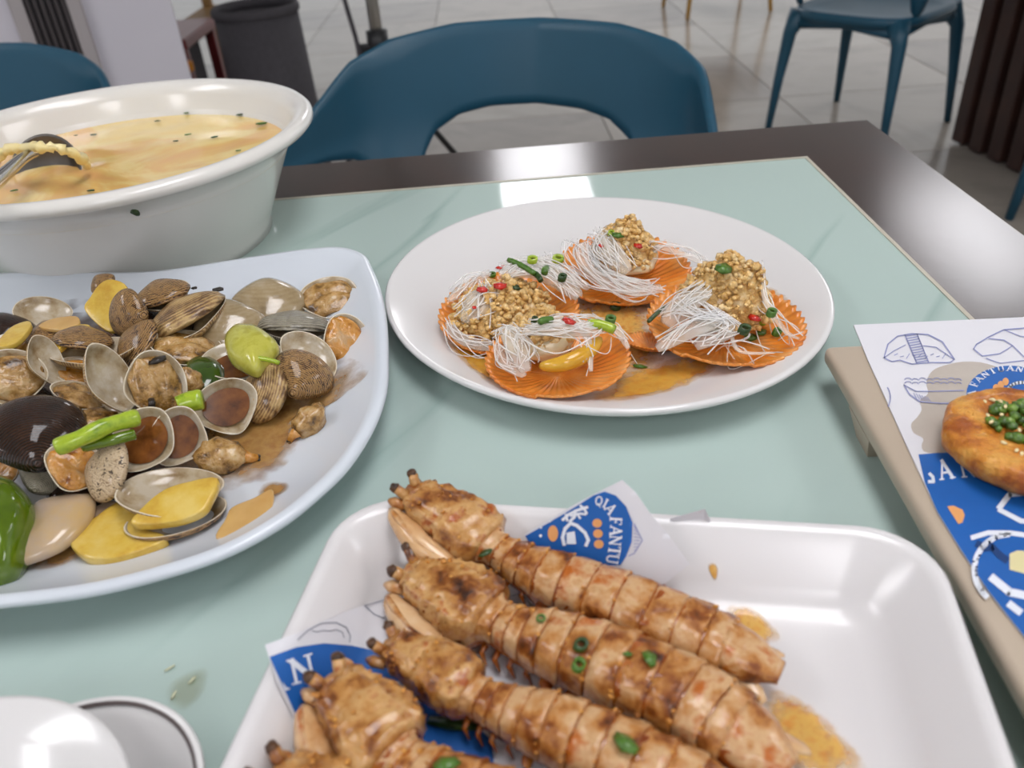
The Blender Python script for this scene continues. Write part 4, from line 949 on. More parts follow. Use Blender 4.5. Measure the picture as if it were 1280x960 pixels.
# ------------------------------------------------------------------ scallops
def fan_shell(R=.05, ribs=44, depth=.015, seed=0):
    NRr, NAa = 14, 264
    def prof(r, a):
        x = r * math.cos(a); y = r * math.sin(a)
        rib = math.cos(ribs * a)
        rr = r * (1 + .020 * rib * r ** 3) * (1 - .05 * (1 if math.sin(a) < -.9 else 0) * r)
        z = depth * (r ** 2.2) - depth + .0009 * rib * r
        return V3((math.cos(a) * rr * R, math.sin(a) * rr * R * .94, z))
    top = [V3((0, 0, -depth))]; F = []
    rows = []
    for i in range(1, NRr + 1): rows.append([prof(i / NRr, 2 * math.pi * k / NAa) for k in range(NAa)])
    bot = [[p - V3((0, 0, .0022)) for p in r] for r in rows]
    rings = bot + rows[::-1]
    return loft(rings)
FS = mesh('shell', *fan_shell(), M['sc_shell'])
def scallop(label, px, py, h, s, rot, noodle, mound, seed, roe=None):
    """noodle: list of polylines (local, unit = shell radius); mound: (x, y, r, height)"""
    P = at(px, py, h); t = thing('scallop', label, 'scallop', P, group='scallops with garlic and glass noodles'); t.rotation_euler = rot
    link('shell', FS, t, scale=s / .05)
    rs = random.Random(seed)
    # meat under the topping
    V, F = rock(1, V3((0, 0, 0)), .42, seed, .2, 3); V = [V3((v.x * s * .52 + mound[0] * s, v.y * s * .46 + mound[1] * s, v.z * s * .5 + .001)) for v in V]
    obj('meat', V, F, M['smeat'], t)
    if roe:
        V, F = tube([V3((x * s, y * s, z * s)) for x, y, z in spline(roe, 16)], [s * .03 + s * .09 * math.sin(math.pi * i / 15) ** .6 for i in range(16)], 10); obj('roe', V, F, M['roe'], t)
    # garlic mound
    prt = []
    mx, my, mr, mh = mound
    rows = []
    for i in range(11):
        f = 1 - i / 10.0; row = []
        for k in range(40):
            a = 2 * math.pi * k / 40; x, y = mx + math.cos(a) * f * mr * .95, my + math.sin(a) * f * mr * .82
            row.append(V3((x * s, y * s, (mh * (1 - f ** 2.0) + .05 + .16 * noise.noise(V3((x * 5 + seed, y * 5, 1))) * (1 if i else 0)) * s)))
        rows.append(row)
    base_m = loft(rows)
    for k in range(430):
        a = rs.uniform(0, 6.283); r = math.sqrt(rs.random()) * 1.05; x, y = mx + math.cos(a) * r * mr, my + math.sin(a) * r * mr * .85
        z = mh * (1 - min(r, 1) ** 2.0) + .07 + .16 * noise.noise(V3((x * 5 + seed, y * 5, 1))) + rs.uniform(-.03, .04)
        prt.append(rock(s * rs.uniform(.025, .068), V3((x * s, y * s, max(z, .02) * s)), .8, k + seed * 31, .6, 1))
    stuff(obj('minced_garlic', *join([base_m] + prt), M['garlic'], t))
    # glass noodles
    prt = []; under = []
    for nd in noodle:
        pts, cnt, sp = nd
        # translucent body of the bundle
        base = spline(pts, 14); cen = [V3((p[0] * s, p[1] * s, (p[2] + .0) * s)) for p in base]
        rows = []; lane = [rs.uniform(.72, 1.2) for _ in range(22)]
        for i, c_ in enumerate(cen):
            tg = (cen[min(i + 1, 13)] - cen[max(i - 1, 0)]).normalized(); sd = tg.cross(V3((0, 0, 1))).normalized(); up = sd.cross(tg)
            wv = sp * s * (.35 + .65 * math.sin(math.pi * (i + .6) / 14.2)); rows.append([c_ + (sd * math.cos(2 * math.pi * k / 22) * wv + up * math.sin(2 * math.pi * k / 22) * wv * .38) * lane[k] for k in range(22)])
        under.append(loft(rows))
        for k in range(int(cnt * .9)):
            o1, o2, o3 = rs.uniform(-1.3, 1.3) * sp, rs.uniform(-1.3, 1.3) * sp, rs.uniform(-1.2, 1.2) * sp; ph = rs.uniform(0, 6.28)
            q_ = []
            for i, (x, y, z) in enumerate(pts):
                f = i / (len(pts) - 1); off = o1 * (1 - f) + o2 * f + o3 * .7 * math.sin(f * 3.14) + .09 * math.sin(f * 5 + ph) + .03 * math.sin(f * 13 + ph); d0 = pts[min(i + 1, len(pts) - 1)]; d1 = pts[max(i - 1, 0)]
                dx, dy = d0[0] - d1[0], d0[1] - d1[1]; ll = math.hypot(dx, dy) or 1
                q_.append(((x - dy / ll * off + rs.uniform(-.06, .06)) * s, (y + dx / ll * off + rs.uniform(-.06, .06)) * s, (z + .02 + .10 * (1 - (off / sp) ** 2 if sp else 0) * rs.random() + .03) * s))
            lo_k, hi_k = rs.randrange(0, 5), rs.randrange(19, 25); prt.append(tube(spline(q_, 24)[lo_k:hi_k], s * rs.uniform(.006, .011), 6))
    stuff(obj('noodle_bundle', *join(under), M['vermi2'], t))
    stuff(obj('glass_noodles', *join(prt), M['vermi'], t))
    return t
R = math.radians
# front scallop
scallop('orange scallop nearest the camera, ruffled shell rim fully showing at its front', 697, 444, .0310, .0485, (R(4), 0, R(4)),
        [([(-.70, .35, .30), (-.62, .10, .36), (-.55, -.15, .26), (-.50, -.42, .10)], 20, .15), ([(-.45, .10, .42), (0, -.05, .52), (.40, .0, .42), (.66, .18, .28)], 26, .20), ([(.20, .05, .50), (.38, -.15, .36), (.36, -.56, .08)], 7, .05), ([(.55, .30, .3), (.85, .20, .2), (.98, -.10, .05)], 8, .07),
         ([(-.80, .2, .16), (-.74, -.15, .10), (-.52, -.46, .06)], 9, .10)], (-.20, .42, .46, .34), 11, roe=[(-.30, -.34, .10), (0, -.42, .16), (.35, -.30, .20), (.60, -.02, .22)])
scallop('scallop at the left of the plate, heaped with garlic and red chili', 636, 388, .024, .0535, (R(8), R(-2), R(25)),
        [([(-.90, .10, .08), (-.88, -.25, .05), (-.70, -.55, .03), (-.40, -.78, .03)], 12, .10), ([(.10, .45, .30), (.45, .30, .38), (.75, .05, .28), (.95, -.35, .10)], 26, .20), ([(-.7, .5, .12), (-.3, .72, .12), (.1, .78, .12)], 12, .08), ([(-.75, -.2, .22), (-.45, .0, .34), (-.15, .15, .36)], 16, .20)],
        (-.12, -.06, .70, .36), 12)
scallop('scallop farthest back, clear noodles draped over its front', 779, 334, .024, .054, (R(9), R(2), R(-8)),
        [([(-.60, .25, .25), (-.62, -.1, .28), (-.35, -.50, .18), (.15, -.72, .10), (.55, -.62, .08)], 36, .18), ([(-.3, .30, .42), (-.25, -.1, .42), (.05, -.45, .22)], 22, .20), ([(.30, .2, .3), (.65, .2, .2), (1.0, .15, .10), (1.25, .0, .04)], 10, .08), ([(-1.15, .2, .06), (-.95, -.25, .08), (-.5, -.62, .05)], 14, .10)],
        (.02, .24, .48, .55), 13)
scallop('scallop at the right of the plate with a tall golden garlic mound', 907, 400, .0285, .0545, (R(6), R(3), R(-20)),
        [([(-.25, .0, .42), (-.55, -.22, .28), (-.72, -.42, .10)], 22, .18), ([(-.62, -.15, .28), (-.25, -.40, .28), (.02, -.48, .22), (-.30, -.72, .06)], 26, .16), ([(.35, .45, .58), (.45, .0, .38), (.72, -.28, .18), (.92, -.30, .08)], 8, .04), ([(.05, -.35, .25), (.22, -.70, .08), (.65, -.62, .06)], 5, .03), ([(.05, -.4, .28), (-.35, -.58, .22), (-.75, -.85, .03)], 14, .14)],
        (-.04, .28, .60, .68), 14)
# small shell heel between front and right scallops
hs = thing('shell_piece', 'small orange scallop shell heel at the left end of the right scallop', 'shell', at(815, 425, .016)); hs.rotation_euler = (R(-10), R(12), R(20))
link('shell', FS, hs, scale=.42)
SB = []
DG = None
def sbit(lab, x, y, h, ln, wd_, m, ang, kind, cat='herb', tilt=.3): bit('scallion_bit' if cat == 'herb' else 'chili_bit', lab, cat, on_top(x, y, wd_ * .7, h), ln, wd_, M[m], ang, kind, 'chopped scallion on the scallops' if cat == 'herb' else 'chili flecks on the scallops', tilt)
sbit('long dark green scallion leaf standing up on the left scallop', 652, 333, .050, .026, .0022, 'chive', -40, 'tube', tilt=.5)
sbit('short green scallion leaf at the foot of the long one, left scallop', 671, 345, .046, .014, .0022, 'chived', -62, 'tube')
sbit('pale scallion ring behind the left scallop', 665, 327, .046, .004, .0040, 'scal', 10, 'ring')
sbit('bright green scallion rings between left and farthest scallops', 697, 326, .044, .004, .0052, 'scal', 30, 'ring')
sbit('green scallion leaf bent between left and farthest scallops', 682, 338, .044, .012, .0028, 'chive', 80, 'tube')
sbit('dark scallion bit nearest the noodles of the farthest scallop', 702, 350, .040, .005, .0034, 'chived', 20, 'ring')
sbit('tiny green ring at the far left of the left scallop', 615, 345, .044, .003, .0030, 'chive', 20, 'ring')
sbit('small dark chive square on the left scallop', 645, 359, .046, .0040, .0040, 'chived', 35, 'flake')
sbit('green scallion piece on the front scallop, right side', 752, 408, .040, .018, .0034, 'scal', -18, 'tube')
sbit('short green ring behind the green piece of the front scallop', 762, 403, .040, .005, .0038, 'chive', 10, 'ring')
sbit('green chive bit at the top left of the front scallop', 682, 401, .042, .010, .0024, 'chive', 30, 'tube')
sbit('dark green ring at the top left of the front scallop', 667, 403, .042, .004, .0026, 'chived', 60, 'ring')
sbit('green scallion knot on top of the farthest scallop', 774, 294, .058, .007, .0040, 'chive', 10, 'flake')
sbit('pale green ring beside the knot on the farthest scallop', 764, 293, .058, .003, .0030, 'scal', 10, 'ring')
sbit('dark green scallion knot on top of the right scallop', 905, 336, .062, .0068, .0058, 'chive', 0, 'flake')
sbit('long thin chive leaning on the left side of the right scallop', 822, 392, .040, .034, .0016, 'chived', 58, 'tube', tilt=.4)
sbit('green scallion ring, uppermost of the group on the right scallop', 963, 394, .026, .005, .0034, 'chive', 0, 'ring')
sbit('pale green scallion ring in the group on the right scallop', 952, 404, .027, .005, .0034, 'scal', 20, 'ring')
sbit('green scallion piece, middle of the group on the right scallop', 952, 415, .026, .006, .0040, 'chive', 40, 'flake')
sbit('green scallion piece, lowest of the group on the right scallop', 939, 422, .026, .006, .0040, 'chive', 10, 'flake')
sbit('dark scallion ring, leftmost of the group on the right scallop', 929, 415, .028, .005, .0042, 'chived', 10, 'ring')
sbit('green scallion ring near the right tip of the right scallop', 970, 418, .024, .005, .0034, 'chive', 10, 'ring')
sbit('dark purple-green ring lying in the middle of the plate', 769, 385, .014, .004, .0044, 'chived', 10, 'ring')
sbit('green chive bit in the oil right of the front scallop', 800, 458, .011, .006, .0022, 'chive', -10, 'flake')
sbit('red chili piece in the middle of the left scallop', 626, 357, .048, .0062, .0046, 'chili', 30, 'flake', 'chili')
sbit('red chili piece left of the middle one on the left scallop', 603, 362, .044, .0050, .0036, 'chili', 0, 'flake', 'chili')
sbit('red chili sliver at the top of the left scallop', 627, 334, .046, .0062, .0026, 'chili', 15, 'flake', 'chili')
sbit('tiny red chili fleck low on the left scallop', 593, 384, .038, .0028, .0020, 'chili', 70, 'flake', 'chili')
sbit('red chili piece on the front scallop', 711, 401, .043, .0046, .0050, 'chili', 60, 'flake', 'chili')
sbit('red chili fleck at the right of the farthest scallop', 797, 307, .050, .0050, .0026, 'chili', -50, 'flake', 'chili')
sbit('small red chili fleck at the left of the farthest scallop', 751, 307, .050, .0034, .0026, 'chili', 50, 'flake', 'chili')
sbit('red chili bit on the right scallop beside the green group', 943, 397, .030, .0056, .0032, 'chili', -40, 'flake', 'chili')
# ------------------------------------------------------------------ clams
def half_shell(seed):
    n, nr = 44, 11
    def pt(r, a, in_):
        c, s = math.cos(a), math.sin(a); x, y = c * r, s * r * .84
        x *= 1 - .24 * max(0, -s) ** 1.5; y -= .11 * max(0, -s) ** 5 * r
        k = 1 + .02 * math.sin(3 * a + seed); x *= k; y *= k
        D = .40 if not in_ else .36
        z = -D * (1 - min(r, 1) ** 2.1) ** .62; z *= 1 + .25 * (-y) * (1 - r)
        if in_: x *= .965; y *= .965
        return V3((x, y, z))
    o = [[pt(i / nr * .999 + .001, 2 * math.pi * k / n, False) for k in range(n)] for i in range(nr + 1)]
    q_ = [[pt(i / nr * .999 + .001, 2 * math.pi * k / n, True) for k in range(n)] for i in range(nr, -1, -1)]
    V, F = loft(o + q_, True, True)
    # outward-facing outer side first: faces of rows < nr are outside
    mi = []
    for f in range(len(F) - 2):
        row = f // n; mi.append(0 if row < nr else (2 if row == nr else 1))
    mi += [0, 1]
    return V, F, mi
SHELLS = {}
def shell_mesh(kind, seed):
    if (kind, seed) not in SHELLS:
        V, F, mi = half_shell(seed * 1.7); SHELLS[(kind, seed)] = mesh('shell', V, [tuple(reversed(f)) for f in F], [M[kind], M['shell_in'], M['shell_rim']], True, mi)
    return SHELLS[(kind, seed)]
def meat_mesh(seed, m):
    V, F = rock(1, V3((0, 0, 0)), .5, seed, .16, 4)
    out = []
    for v in V:
        k = 1 + .07 * math.sin(v.x * 4 + seed) * math.cos(v.y * 3); groove = .20 * math.exp(-((v.y - .12 * math.sin(v.x * 3 + seed)) / .14) ** 2)
        z = v.z * k - (groove if v.z > 0 else 0); out.append(V3((v.x * .88 * k, v.y * .72 * k - .02, z * .50 - .10)))
    return mesh('clam_meat', out, F, M[m])
MEATS = [meat_mesh(s, 'meat') for s in (1, 2, 3)]; MEATO = [meat_mesh(s, 'meato') for s in (4, 5)]
def pool_mesh():
    n = 32; V = [V3((0, -.06, -.17))] + [V3((math.cos(2 * math.pi * k / n) * .72 * (1 + .05 * math.sin(3 * 2 * math.pi * k / n)), math.sin(2 * math.pi * k / n) * .58 - .04, -.165)) for k in range(n)]
    return mesh('broth', V, [(0, 1 + k, 1 + (k + 1) % n) for k in range(n)], M['broth'])
POOL = pool_mesh()
sv, sf = tube([(0, 0, 0), (.12, .02, .06), (.24, 0, .1)], [.085, .10, .095], 8); SIPH = mesh('siphon', sv, sf, M['siphon'])
GC = 'clams on the white plate'
def clam(label, x, y, h, size, ang, asp, typ, m='o_tan', down=False, umbo=1, seed=0, extra=0):
    """size: major axis in photo pixels; typ: in / out / meat / meato / broth / pair / gape"""
    P = at(x, y, h); a = size * scale_at(P) * (P - CP).length / (P - CP).dot(FW) / 2
    t = thing('clam', label, 'clam', P, group=GC)
    q = .84
    if typ in ('in', 'meat', 'meato', 'broth'): R_ = facing(P, ang, asp / q, down)
    elif typ == 'out':
        R_ = facing(P, ang, asp / q, down); R_ = R_ @ Matrix.Rotation(math.pi, 3, 'X')
    else: R_ = facing(P, ang, asp, down)
    if umbo < 0: R_ = R_ @ Matrix.Rotation(math.pi, 3, 'Z')
    t.rotation_euler = R_.to_euler(); t.scale = (a, a, a)
    me = shell_mesh(m, seed % 3)
    if typ == 'out':
        link('shell', me, t, loc=(0, 0, .12))
    elif typ == 'pair':            # almost closed clam seen from its side: opening plane holds the view
        link('shell', me, t, loc=(0, 0, -.02)); link('shell', me, t, loc=(0, 0, .02), rot=(math.radians(180 - extra), 0, 0), scale=(1, -1, 1) if False else (1, 1, 1))
    elif typ == 'gape':
        link('shell', me, t); link('shell', me, t, loc=(0, -.55, .30), rot=(math.radians(180 + 38 + extra), 0, math.radians(0)))
    else:
        link('shell', me, t)
    if typ == 'meat' or typ == 'gape': mm = link('clam_meat', MEATS[seed % 3], t)
    if typ == 'meato': mm = link('clam_meat', MEATO[seed % 2], t)
    if typ in ('meat', 'meato') and extra == 1: link('siphon', SIPH, t, loc=(.35, -.38, .12), rot=(0, -.3, -.6))
    if typ == 'broth': link('broth', POOL, t)
    return t
PB = clam_h
# (label, x, y, h, size px, angle, aspect, type, material, ...)
clam('grey clam with brown patterned far edge, back left of the pile', 53, 390, .030, 58, 0, .60, 'in', 'o_grey', seed=1)
clam('small speckled clam peeking out behind the big ginger slice', 127, 353, .046, 30, 40, .6, 'out', 'o_brown')
clam('upright brown netted clam leaning on the big ginger slice', 157, 391, .055, 56, 82, .68, 'out', 'o_brown', umbo=-1)
clam('closed clam with dark brown bars, highest at the back of the pile', 203, 368, .050, 64, 20, .56, 'pair', 'o_brown', extra=8)
clam('large tan gaping clam pointing to the lower left, back of the pile', 233, 396, .044, 98, 30, .42, 'pair', 'o_tan', extra=10, seed=1)
clam('smooth grey-brown clam lying convex side up at the back right', 335, 376, .028, 92, 5, .60, 'out', 'o_smooth', seed=2)
clam('pale open clam shell left of the smooth grey-brown one', 286, 404, .036, 86, 8, .66, 'out', 'o_smooth', seed=1)
clam('open clam with small round meat at the far right corner', 410, 370, .024, 72, 14, .66, 'meat', 'o_tan', seed=0)
clam('narrow greyish gaping clam under the far right open one', 369, 409, .024, 90, -2, .34, 'pair', 'o_grey', extra=10)
clam('orange meat filled clam nearest the right rim', 436, 427, .022, 74, -62, .74, 'meato', 'o_tan', seed=1)
clam('clear grey open half shell behind the round ridged clam', 386, 445, .030, 78, -38, .66, 'in', 'o_smooth', seed=2)
clam('round ridged brown clam with pale lip, right side of the pile', 381, 466, .032, 76, -30, .74, 'out', 'o_brown', umbo=-1, seed=0)
clam('ridged brown clam leaning upright between broth shell and round clam', 328, 491, .028, 76, 72, .64, 'out', 'o_tan', seed=2)
clam('open half shell full of brown broth, right of the scallion stub', 283, 507, .030, 76, 25, .86, 'broth', 'o_tan', seed=0)
clam('half shell with broth holding the pale green pepper', 300, 447, .034, 96, 12, .46, 'broth', 'o_grey', seed=1)
clam('clam filled with pale ruffled meat and dark siphon, middle of the pile', 197, 480, .052, 82, -70, .78, 'meat', 'o_grey', seed=1, extra=1)
clam('narrow pale half shell standing on edge, middle of the pile', 139, 472, .056, 86, -63, .50, 'in', 'o_tan', seed=2)
clam('narrow pale half shell standing on edge, left part of the pile', 59, 450, .056, 60, -66, .52, 'in', 'o_tan', seed=1)
clam('open clam with pinkish meat at the left edge of the photo', 12, 470, .054, 74, 6, .78, 'meat', 'o_grey', seed=2)
clam('thin dark clam with speckled edge below the big ginger slice', 104, 421, .052, 62, -4, .34, 'out', 'o_brown', seed=1)
clam('long open clam seen edge-on below the speckled edge one', 118, 437, .048, 92, 10, .28, 'in', 'o_tan', seed=0)
clam('dark patterned clam standing on edge right of the netted clam', 168, 428, .044, 66, 58, .44, 'out', 'o_brown', seed=2)
clam('shallow clam with orange-brown meat between the two narrow shells', 103, 493, .046, 66, -14, .42, 'meat', 'o_grey', seed=0)
clam('large glossy dark brown ridged clam at the left edge', 42, 535, .052, 112, 8, .70, 'out', 'o_dark', umbo=-1, seed=1)
clam('pale open half shell with broth behind the scallion stalk', 178, 549, .040, 80, 62, .78, 'broth', 'o_tan', seed=2)
clam('grey open half shell with broth, right of the scallion stalk', 222, 546, .034, 72, 70, .84, 'broth', 'o_grey', seed=0)
clam('clam with orange meat under the lower end of the scallion stalk', 96, 582, .036, 68, -20, .74, 'meato', 'o_tan', seed=0)
clam('zebra striped clam leaning beside the orange meat clam', 131, 588, .036, 74, 78, .52, 'out', 'o_zebra', seed=1)
clam('grey ridged clam under the big dark brown one', 58, 592, .028, 56, -30, .72, 'out', 'o_grey', seed=2, umbo=-1)
clam('small open shell tip at the left edge above the green pepper', 4, 590, .026, 44, 60, .5, 'meato', 'o_tan', seed=0)
clam('wide pale open shell standing behind the light ginger slice', 212, 612, .026, 118, 8, .44, 'in', 'o_tan', seed=1)
clam('tan lower shell cradling the light ginger slice', 220, 642, .018, 112, 16, .40, 'in', 'o_brown', seed=0, umbo=-1)
clam('brown patterned clam with torn meat at the back left', 62, 415, .046, 50, 18, .5, 'out', 'o_brown', seed=0)
clam('dark shell with meat at the left edge beneath the onion sliver', 18, 432, .042, 70, 14, .42, 'meat', 'o_brown', seed=1)
clam('clam with soft meat under the large gaping tan clam', 232, 432, .038, 80, -4, .48, 'meat', 'o_grey', seed=0)
clam('pale clam flesh in a shell above the scallion stalk', 112, 521, .042, 66, 8, .42, 'meat', 'o_tan', seed=2)
clam('half hidden dark clam in the middle gap, left of the ruffled meat clam', 97, 462, .040, 50, 0, .6, 'meato', 'o_dark', seed=1)
clam('half hidden dark clam below the broth shells', 160, 600, .022, 60, 20, .6, 'out', 'o_dark', seed=0)
clam('half hidden dark clam left of the narrow half shell', 28, 500, .034, 70, 0, .6, 'out', 'o_dark', seed=2)
clam('half hidden dark clam under the round ridged clam', 345, 452, .020, 66, 0, .6, 'out', 'o_dark', seed=0)
clam('half hidden dark clam under the ruffled meat clam', 205, 515, .026, 76, 0, .6, 'out', 'o_dark', seed=1)
clam('half hidden dark clam behind the netted clam', 180, 405, .034, 70, 0, .6, 'out', 'o_dark', seed=2)
clam('half hidden dark clam below the large gaping tan clam', 262, 432, .024, 70, 10, .6, 'out', 'o_dark', seed=2)
clam('half hidden dark clam left below the speckled edge one', 80, 452, .036, 60, 10, .6, 'out', 'o_dark', seed=0)
clam('half hidden dark clam at the back left edge', 5, 412, .030, 60, 10, .6, 'out', 'o_dark', seed=1)
clam('half hidden dark clam beneath the green pepper chunk', 262, 478, .018, 76, 10, .6, 'out', 'o_dark', seed=0)
clam('half hidden dark clam beneath the zebra striped one', 100, 612, .016, 66, 10, .6, 'out', 'o_dark', seed=2)
# loose meats
def loose(label, x, y, ln, ang, m, seed, h=None, wid=.62):
    P0_ = at(x, y, .012); hh_ = clam_h(P0_.x, P0_.y) + .008 if h is None else h; P = at(x, y, hh_); a = ln * scale_at(P) / 2
    t = thing('clam_meat', label, 'clam meat', P); t.rotation_euler = facing(P, ang, .8).to_euler(); t.scale = (a, a, a)
    V, F = rock(1, V3((0, 0, 0)), .62, seed, .25, 3); V = [V3((v.x * (.85 if v.x > 0 else .75), v.y * wid * (1 - .25 * max(0, -v.x)), v.z * .8 + .05 * math.sin(v.x * 9))) for v in V]
    obj('body', V, F, M[m], t)
    V, F = tube([(-.55, 0, .05), (-.8, .04, .05), (-1.02, .0, .0)], [.26, .17, .12], 10); fo = obj('foot', V, F, M['meato'], t)
    for s in (-1, 1): obj('tip', *rock(.07, V3((-1.06, s * .07, 0)), 1, seed, .1, 1), M['siphon'], fo)
loose('loose clam meat lying alone nearest the right of the plate', 385, 527, 64, 48, 'meat', 3)
loose('loose clam meat in the broth below the broth-filled shell', 279, 571, 80, 178, 'meat', 5)
loose('small ruffled loose meat beside the scallion stub', 240, 478, 46, 120, 'meat', 6, h=.036)
# ------------------------------------------------------------------ vegetables among the clams
def slab(name, label, cat, px, h, th, m, bulge=.002, dz=None, curl=0.0):
    """piece of vegetable: outline in pixels (at heights h[i] or h), thickness th, domed top"""
    pts = closed_spline(px, 4); hs_ = [h] * len(pts) if not dz else [interp([(0, h), (1, h + dz)], (y - min(p[1] for p in px)) / (max(p[1] for p in px) - min(p[1] for p in px))) for x, y in pts]
    P = [at(x, y, q) for (x, y), q in zip(pts, hs_)]; c = sum(P, V3()) / len(P)
    n = V3((0, 0, 0))
    for i in range(len(P)): n += (P[i] - c).cross(P[(i + 1) % len(P)] - c)
    n.normalize()
    if n.z < 0: n = -n
    rings = []
    for s, z in (((.90, -th), (1.0, -th * .7), (1.02, -th * .3), (.97, 0), (.80, bulge * .6), (.5, bulge), (.2, bulge * 1.1)) if bulge > .004 else ((.95, -th), (1.0, -th * .85), (1.005, -th * .5), (1.0, -th * .10), (.985, 0), (.93, bulge * .12), (.7, bulge * .3), (.3, bulge * .35))):
        rings.append([(p - c) * s + n * (z + curl * ((p - c).length * s / .02) ** 2) for p in P])
    V, F = loft(rings)
    o = obj(name, V, F, m, loc=c); tag(o, label, cat)
    bm = bmesh.new(); bm.from_mesh(o.data); bmesh.ops.recalc_face_normals(bm, faces=bm.faces[:]); bm.to_mesh(o.data); bm.free(); return o
slab('ginger_slice', 'large golden ginger slice standing at the back of the clam pile', 'ginger', [(105, 385), (112, 372), (125, 354), (140, 349), (158, 358), (155, 385), (150, 408), (136, 414), (118, 402)], .060, .004, M['ginger'], .0012, dz=-.022)
slab('ginger_slice', 'light glistening ginger slice resting in the nearest open clam', 'ginger', [(164, 654), (180, 632), (205, 612), (235, 602), (272, 597), (262, 625), (250, 640), (215, 652)], .034, .006, M['ginger'], .0025, dz=-.006)
slab('ginger_slice', 'golden ginger slice lying on the plate left of the nearest open clam', 'ginger', [(86, 672), (120, 645), (152, 625), (168, 640), (170, 658), (205, 668), (200, 678), (150, 695), (118, 698), (100, 692)], .019, .007, M['ginger'], .002)
slab('ginger_slice', 'thin yellow ginger sliver at the left edge of the pile', 'ginger', [(-5, 432), (12, 410), (34, 401), (38, 408), (20, 428)], .055, .004, M['ginger'], .001)
slab('ginger_slice', 'yellow ginger sliver under the speckled thin clam', 'ginger', [(66, 428), (78, 413), (102, 405), (112, 408), (92, 420), (72, 437)], .054, .004, M['ginger'], .001)
slab('onion_piece', 'pale onion layer behind the torn patterned clam', 'onion', [(48, 408), (65, 398), (95, 395), (98, 405), (80, 412)], .052, .003, M['amber'], .001)
slab('onion_piece', 'large pale onion piece beside the big green pepper', 'onion', [(14, 698), (35, 660), (42, 628), (75, 618), (112, 616), (116, 634), (104, 655), (75, 680), (35, 697)], .023, .007, M['onion'], .0045)
slab('onion_piece', 'amber onion square alone near the front rim', 'onion', [(270, 672), (281, 650), (290, 634), (318, 622), (340, 611), (341, 630), (338, 655), (305, 668)], .021, .004, M['amber'], .001, dz=.002)
slab('onion_piece', 'pale onion bit between onion piece and golden ginger', 'onion', [(100, 652), (118, 634), (140, 626), (146, 632), (125, 645), (108, 660)], .016, .004, M['onion'], .001)
slab('green_pepper', 'glossy green pepper piece at the left edge, front of the plate', 'pepper', [(-25, 600), (5, 596), (25, 606), (40, 630), (38, 655), (22, 688), (4, 710), (-30, 715)], .030, .016, M['pepper'], .012)
slab('green_pepper', 'dark green pepper chunk in the gap left of the pale one', 'pepper', [(226, 462), (240, 447), (262, 446), (280, 458), (276, 478), (250, 490), (230, 482)], .030, .010, M['pepperd'], .006)
slab('green_pepper', 'pale yellow-green pepper chunk with stem in a broth shell', 'pepper', [(280, 420), (292, 407), (308, 406), (322, 408), (340, 420), (346, 430), (330, 445), (318, 457), (298, 450), (284, 440)], .050, .012, M['pale_pepper'], .006)
sc1 = thing('scallion_stalk', 'bright green scallion stalk lying across the front of the pile', 'scallion', at(122, 541, .060))
o_ = sc1.location
obj('stalk', *tube([at(x, y, h) - o_ for x, y, h in spline([(72, 559, .058), (100, 548, .060), (135, 532, .060), (171, 522, .056)], 16)], [.0050 + .0003 * math.sin(i) for i in range(16)], 14), M['scal'], sc1)
sc2 = thing('scallion_stalk', 'thin dark green scallion stalk under the bright one', 'scallion', at(140, 548, .052))
obj('stalk', *tube([at(x, y, h) - sc2.location for x, y, h in spline([(105, 558, .050), (140, 550, .052), (168, 543, .050)], 12)], .0034, 12), M['pepper'], sc2)
sc3 = thing('scallion_stalk', 'short bright scallion stub beside the ruffled meat clam', 'scallion', at(238, 502, .044))
obj('stalk', *tube([at(x, y, .044) - sc3.location for x, y in spline([(222, 507), (238, 502), (253, 499)], 10)], [.0058, .006, .0062, .0064, .0066, .0066, .0066, .0068, .0066, .006], 14), M['scal'], sc3)
bit('pepper_stem', 'thin green stem on the pale pepper chunk', 'stem', at(333, 450, .050), .020, .0016, M['scal'], -25, 'tube')
for i, (x, y, h, r) in enumerate(((243, 360, .050, .0024), (273, 362, .046, .0040), (196, 450, .064, .0052))):
    bit('black_bit', ('tiny black bit on the back rim of the gaping tan clam', 'dark brown siphon end beside the gaping tan clam', 'black crumb on top of the ruffled meat clam')[i], 'food bit', at(x, y, h), r * 1.2, r, M['siphon'], 20 * i, 'flake')
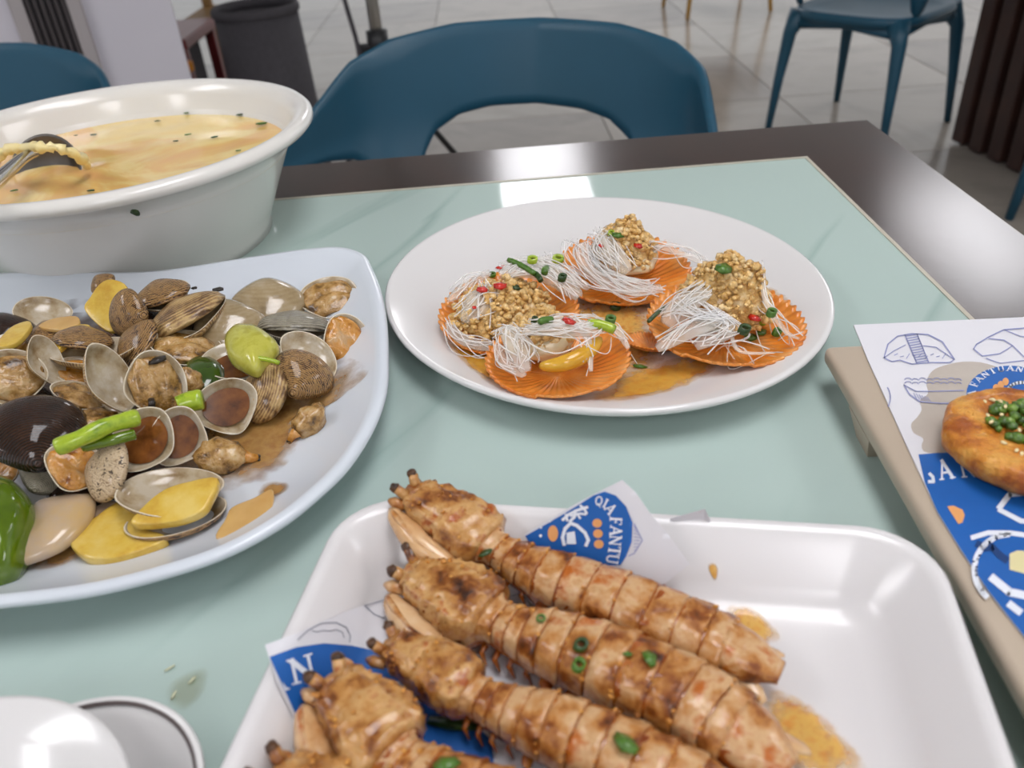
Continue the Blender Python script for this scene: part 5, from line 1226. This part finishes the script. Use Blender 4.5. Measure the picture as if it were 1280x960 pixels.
# ------------------------------------------------------------------ ladle and bits in the soup
lad = thing('ladle', 'steel ladle lying in the egg soup, handle to the left edge', 'ladle', at(62, 205, SZ + .006))
lo_ = lad.location
def lbowl(R=.034):
    n = 40; pr = [(.06, -.58), (.45, -.52), (.8, -.30), (1.0, 0.0), (1.03, .01), (1.0, .02), (.95, .0), (.76, -.27), (.42, -.47), (.06, -.52)]
    return loft([[V3((math.cos(2 * math.pi * k / n) * r * R, math.sin(2 * math.pi * k / n) * r * R, z * R)) for k in range(n)] for r, z in pr])
lb = obj('ladle_bowl', *lbowl(), M['steelshade'], lad, loc=at(58, 213, SZ + .002) - lo_, rot=(R(58), R(4), R(-4)))
obj('handle', *join([tube([at(x, y, h) - lo_ for x, y, h in spline([(46, 189, SZ + .030), (28, 198, SZ + .034), (8, 216, SZ + .038), (-25, 245, SZ + .044), (-70, 285, SZ + .055)], 14)], [.0042 + .0002 * i for i in range(14)], 10)]), M['steel'], lad)
pts = [at(x, y, h) for x, y, h in spline([(-8, 205, SZ + .024), (4, 190, SZ + .034), (25, 184, SZ + .038), (50, 185, SZ + .040), (75, 186, SZ + .037), (95, 194, SZ + .028), (110, 207, SZ + .010)], 30)]
er = random.Random(2)
V, F = tube([p + V3((er.uniform(-.0016, .0016), er.uniform(-.001, .001), er.uniform(-.001, .001))) for p in pts], [(.0028 + .0034 * er.random()) for _ in pts], 10)
tag(obj('egg_flake', V, F, M['egg']), 'pale yellow egg flake draped over the ladle rim', 'egg')
SL = ['chive bit by the far rim of the soup, left one of three together', 'chive bit by the far rim of the soup, middle of three', 'chive bit by the far rim of the soup, right of three', 'long chive bit nearest the right rim of the soup',
      'chive bit in the soup left of the three by the far rim', 'chive bit in the left half of the soup, on the orange patch', 'chive bit at the centre of the soup, upper of two', 'chive bit at the centre of the soup, lower of two', 'chive bit in the soup between centre and right rim',
      'chive bit nearest the right front of the soup', 'chive bit behind the ladle, right of two', 'chive bit behind the ladle, left of two', 'chive bit in front of the ladle near the left edge', 'chive bit nearest the front rim of the soup', 'tiny chive bit far left in the soup beyond the ladle']
for i, (x, y, s_, a) in enumerate(((233, 141, 7, 10), (282, 140, 6, 0), (300, 143, 9, -5), (327, 154, 14, 8), (197, 151, 7, 20), (117, 168, 8, 5), (235, 168, 9, 10), (220, 176, 7, 0), (268, 171, 9, 15), (298, 188, 7, 0), (88, 182, 7, 0), (67, 181, 6, 20), (18, 238, 9, 20), (114, 238, 10, 0), (95, 169, 5, 0))):
    P = at(x, y, SZ + .0022); k = scale_at(P)
    bit('chive_bit', SL[i], 'herb', P, s_ * k * .6, s_ * k * .32, M['chived'] if i % 3 else M['chive'], a, 'flake', 'chive bits in the soup')
bit('chive_bit', 'single dark chive bit stuck outside under the soup bowl rim', 'herb', V3((BC[0] + .0735, BC[1] - .1585, TZ + .089)), .0045, .0030, M['chived'], 0, 'flake', tilt=1.3)
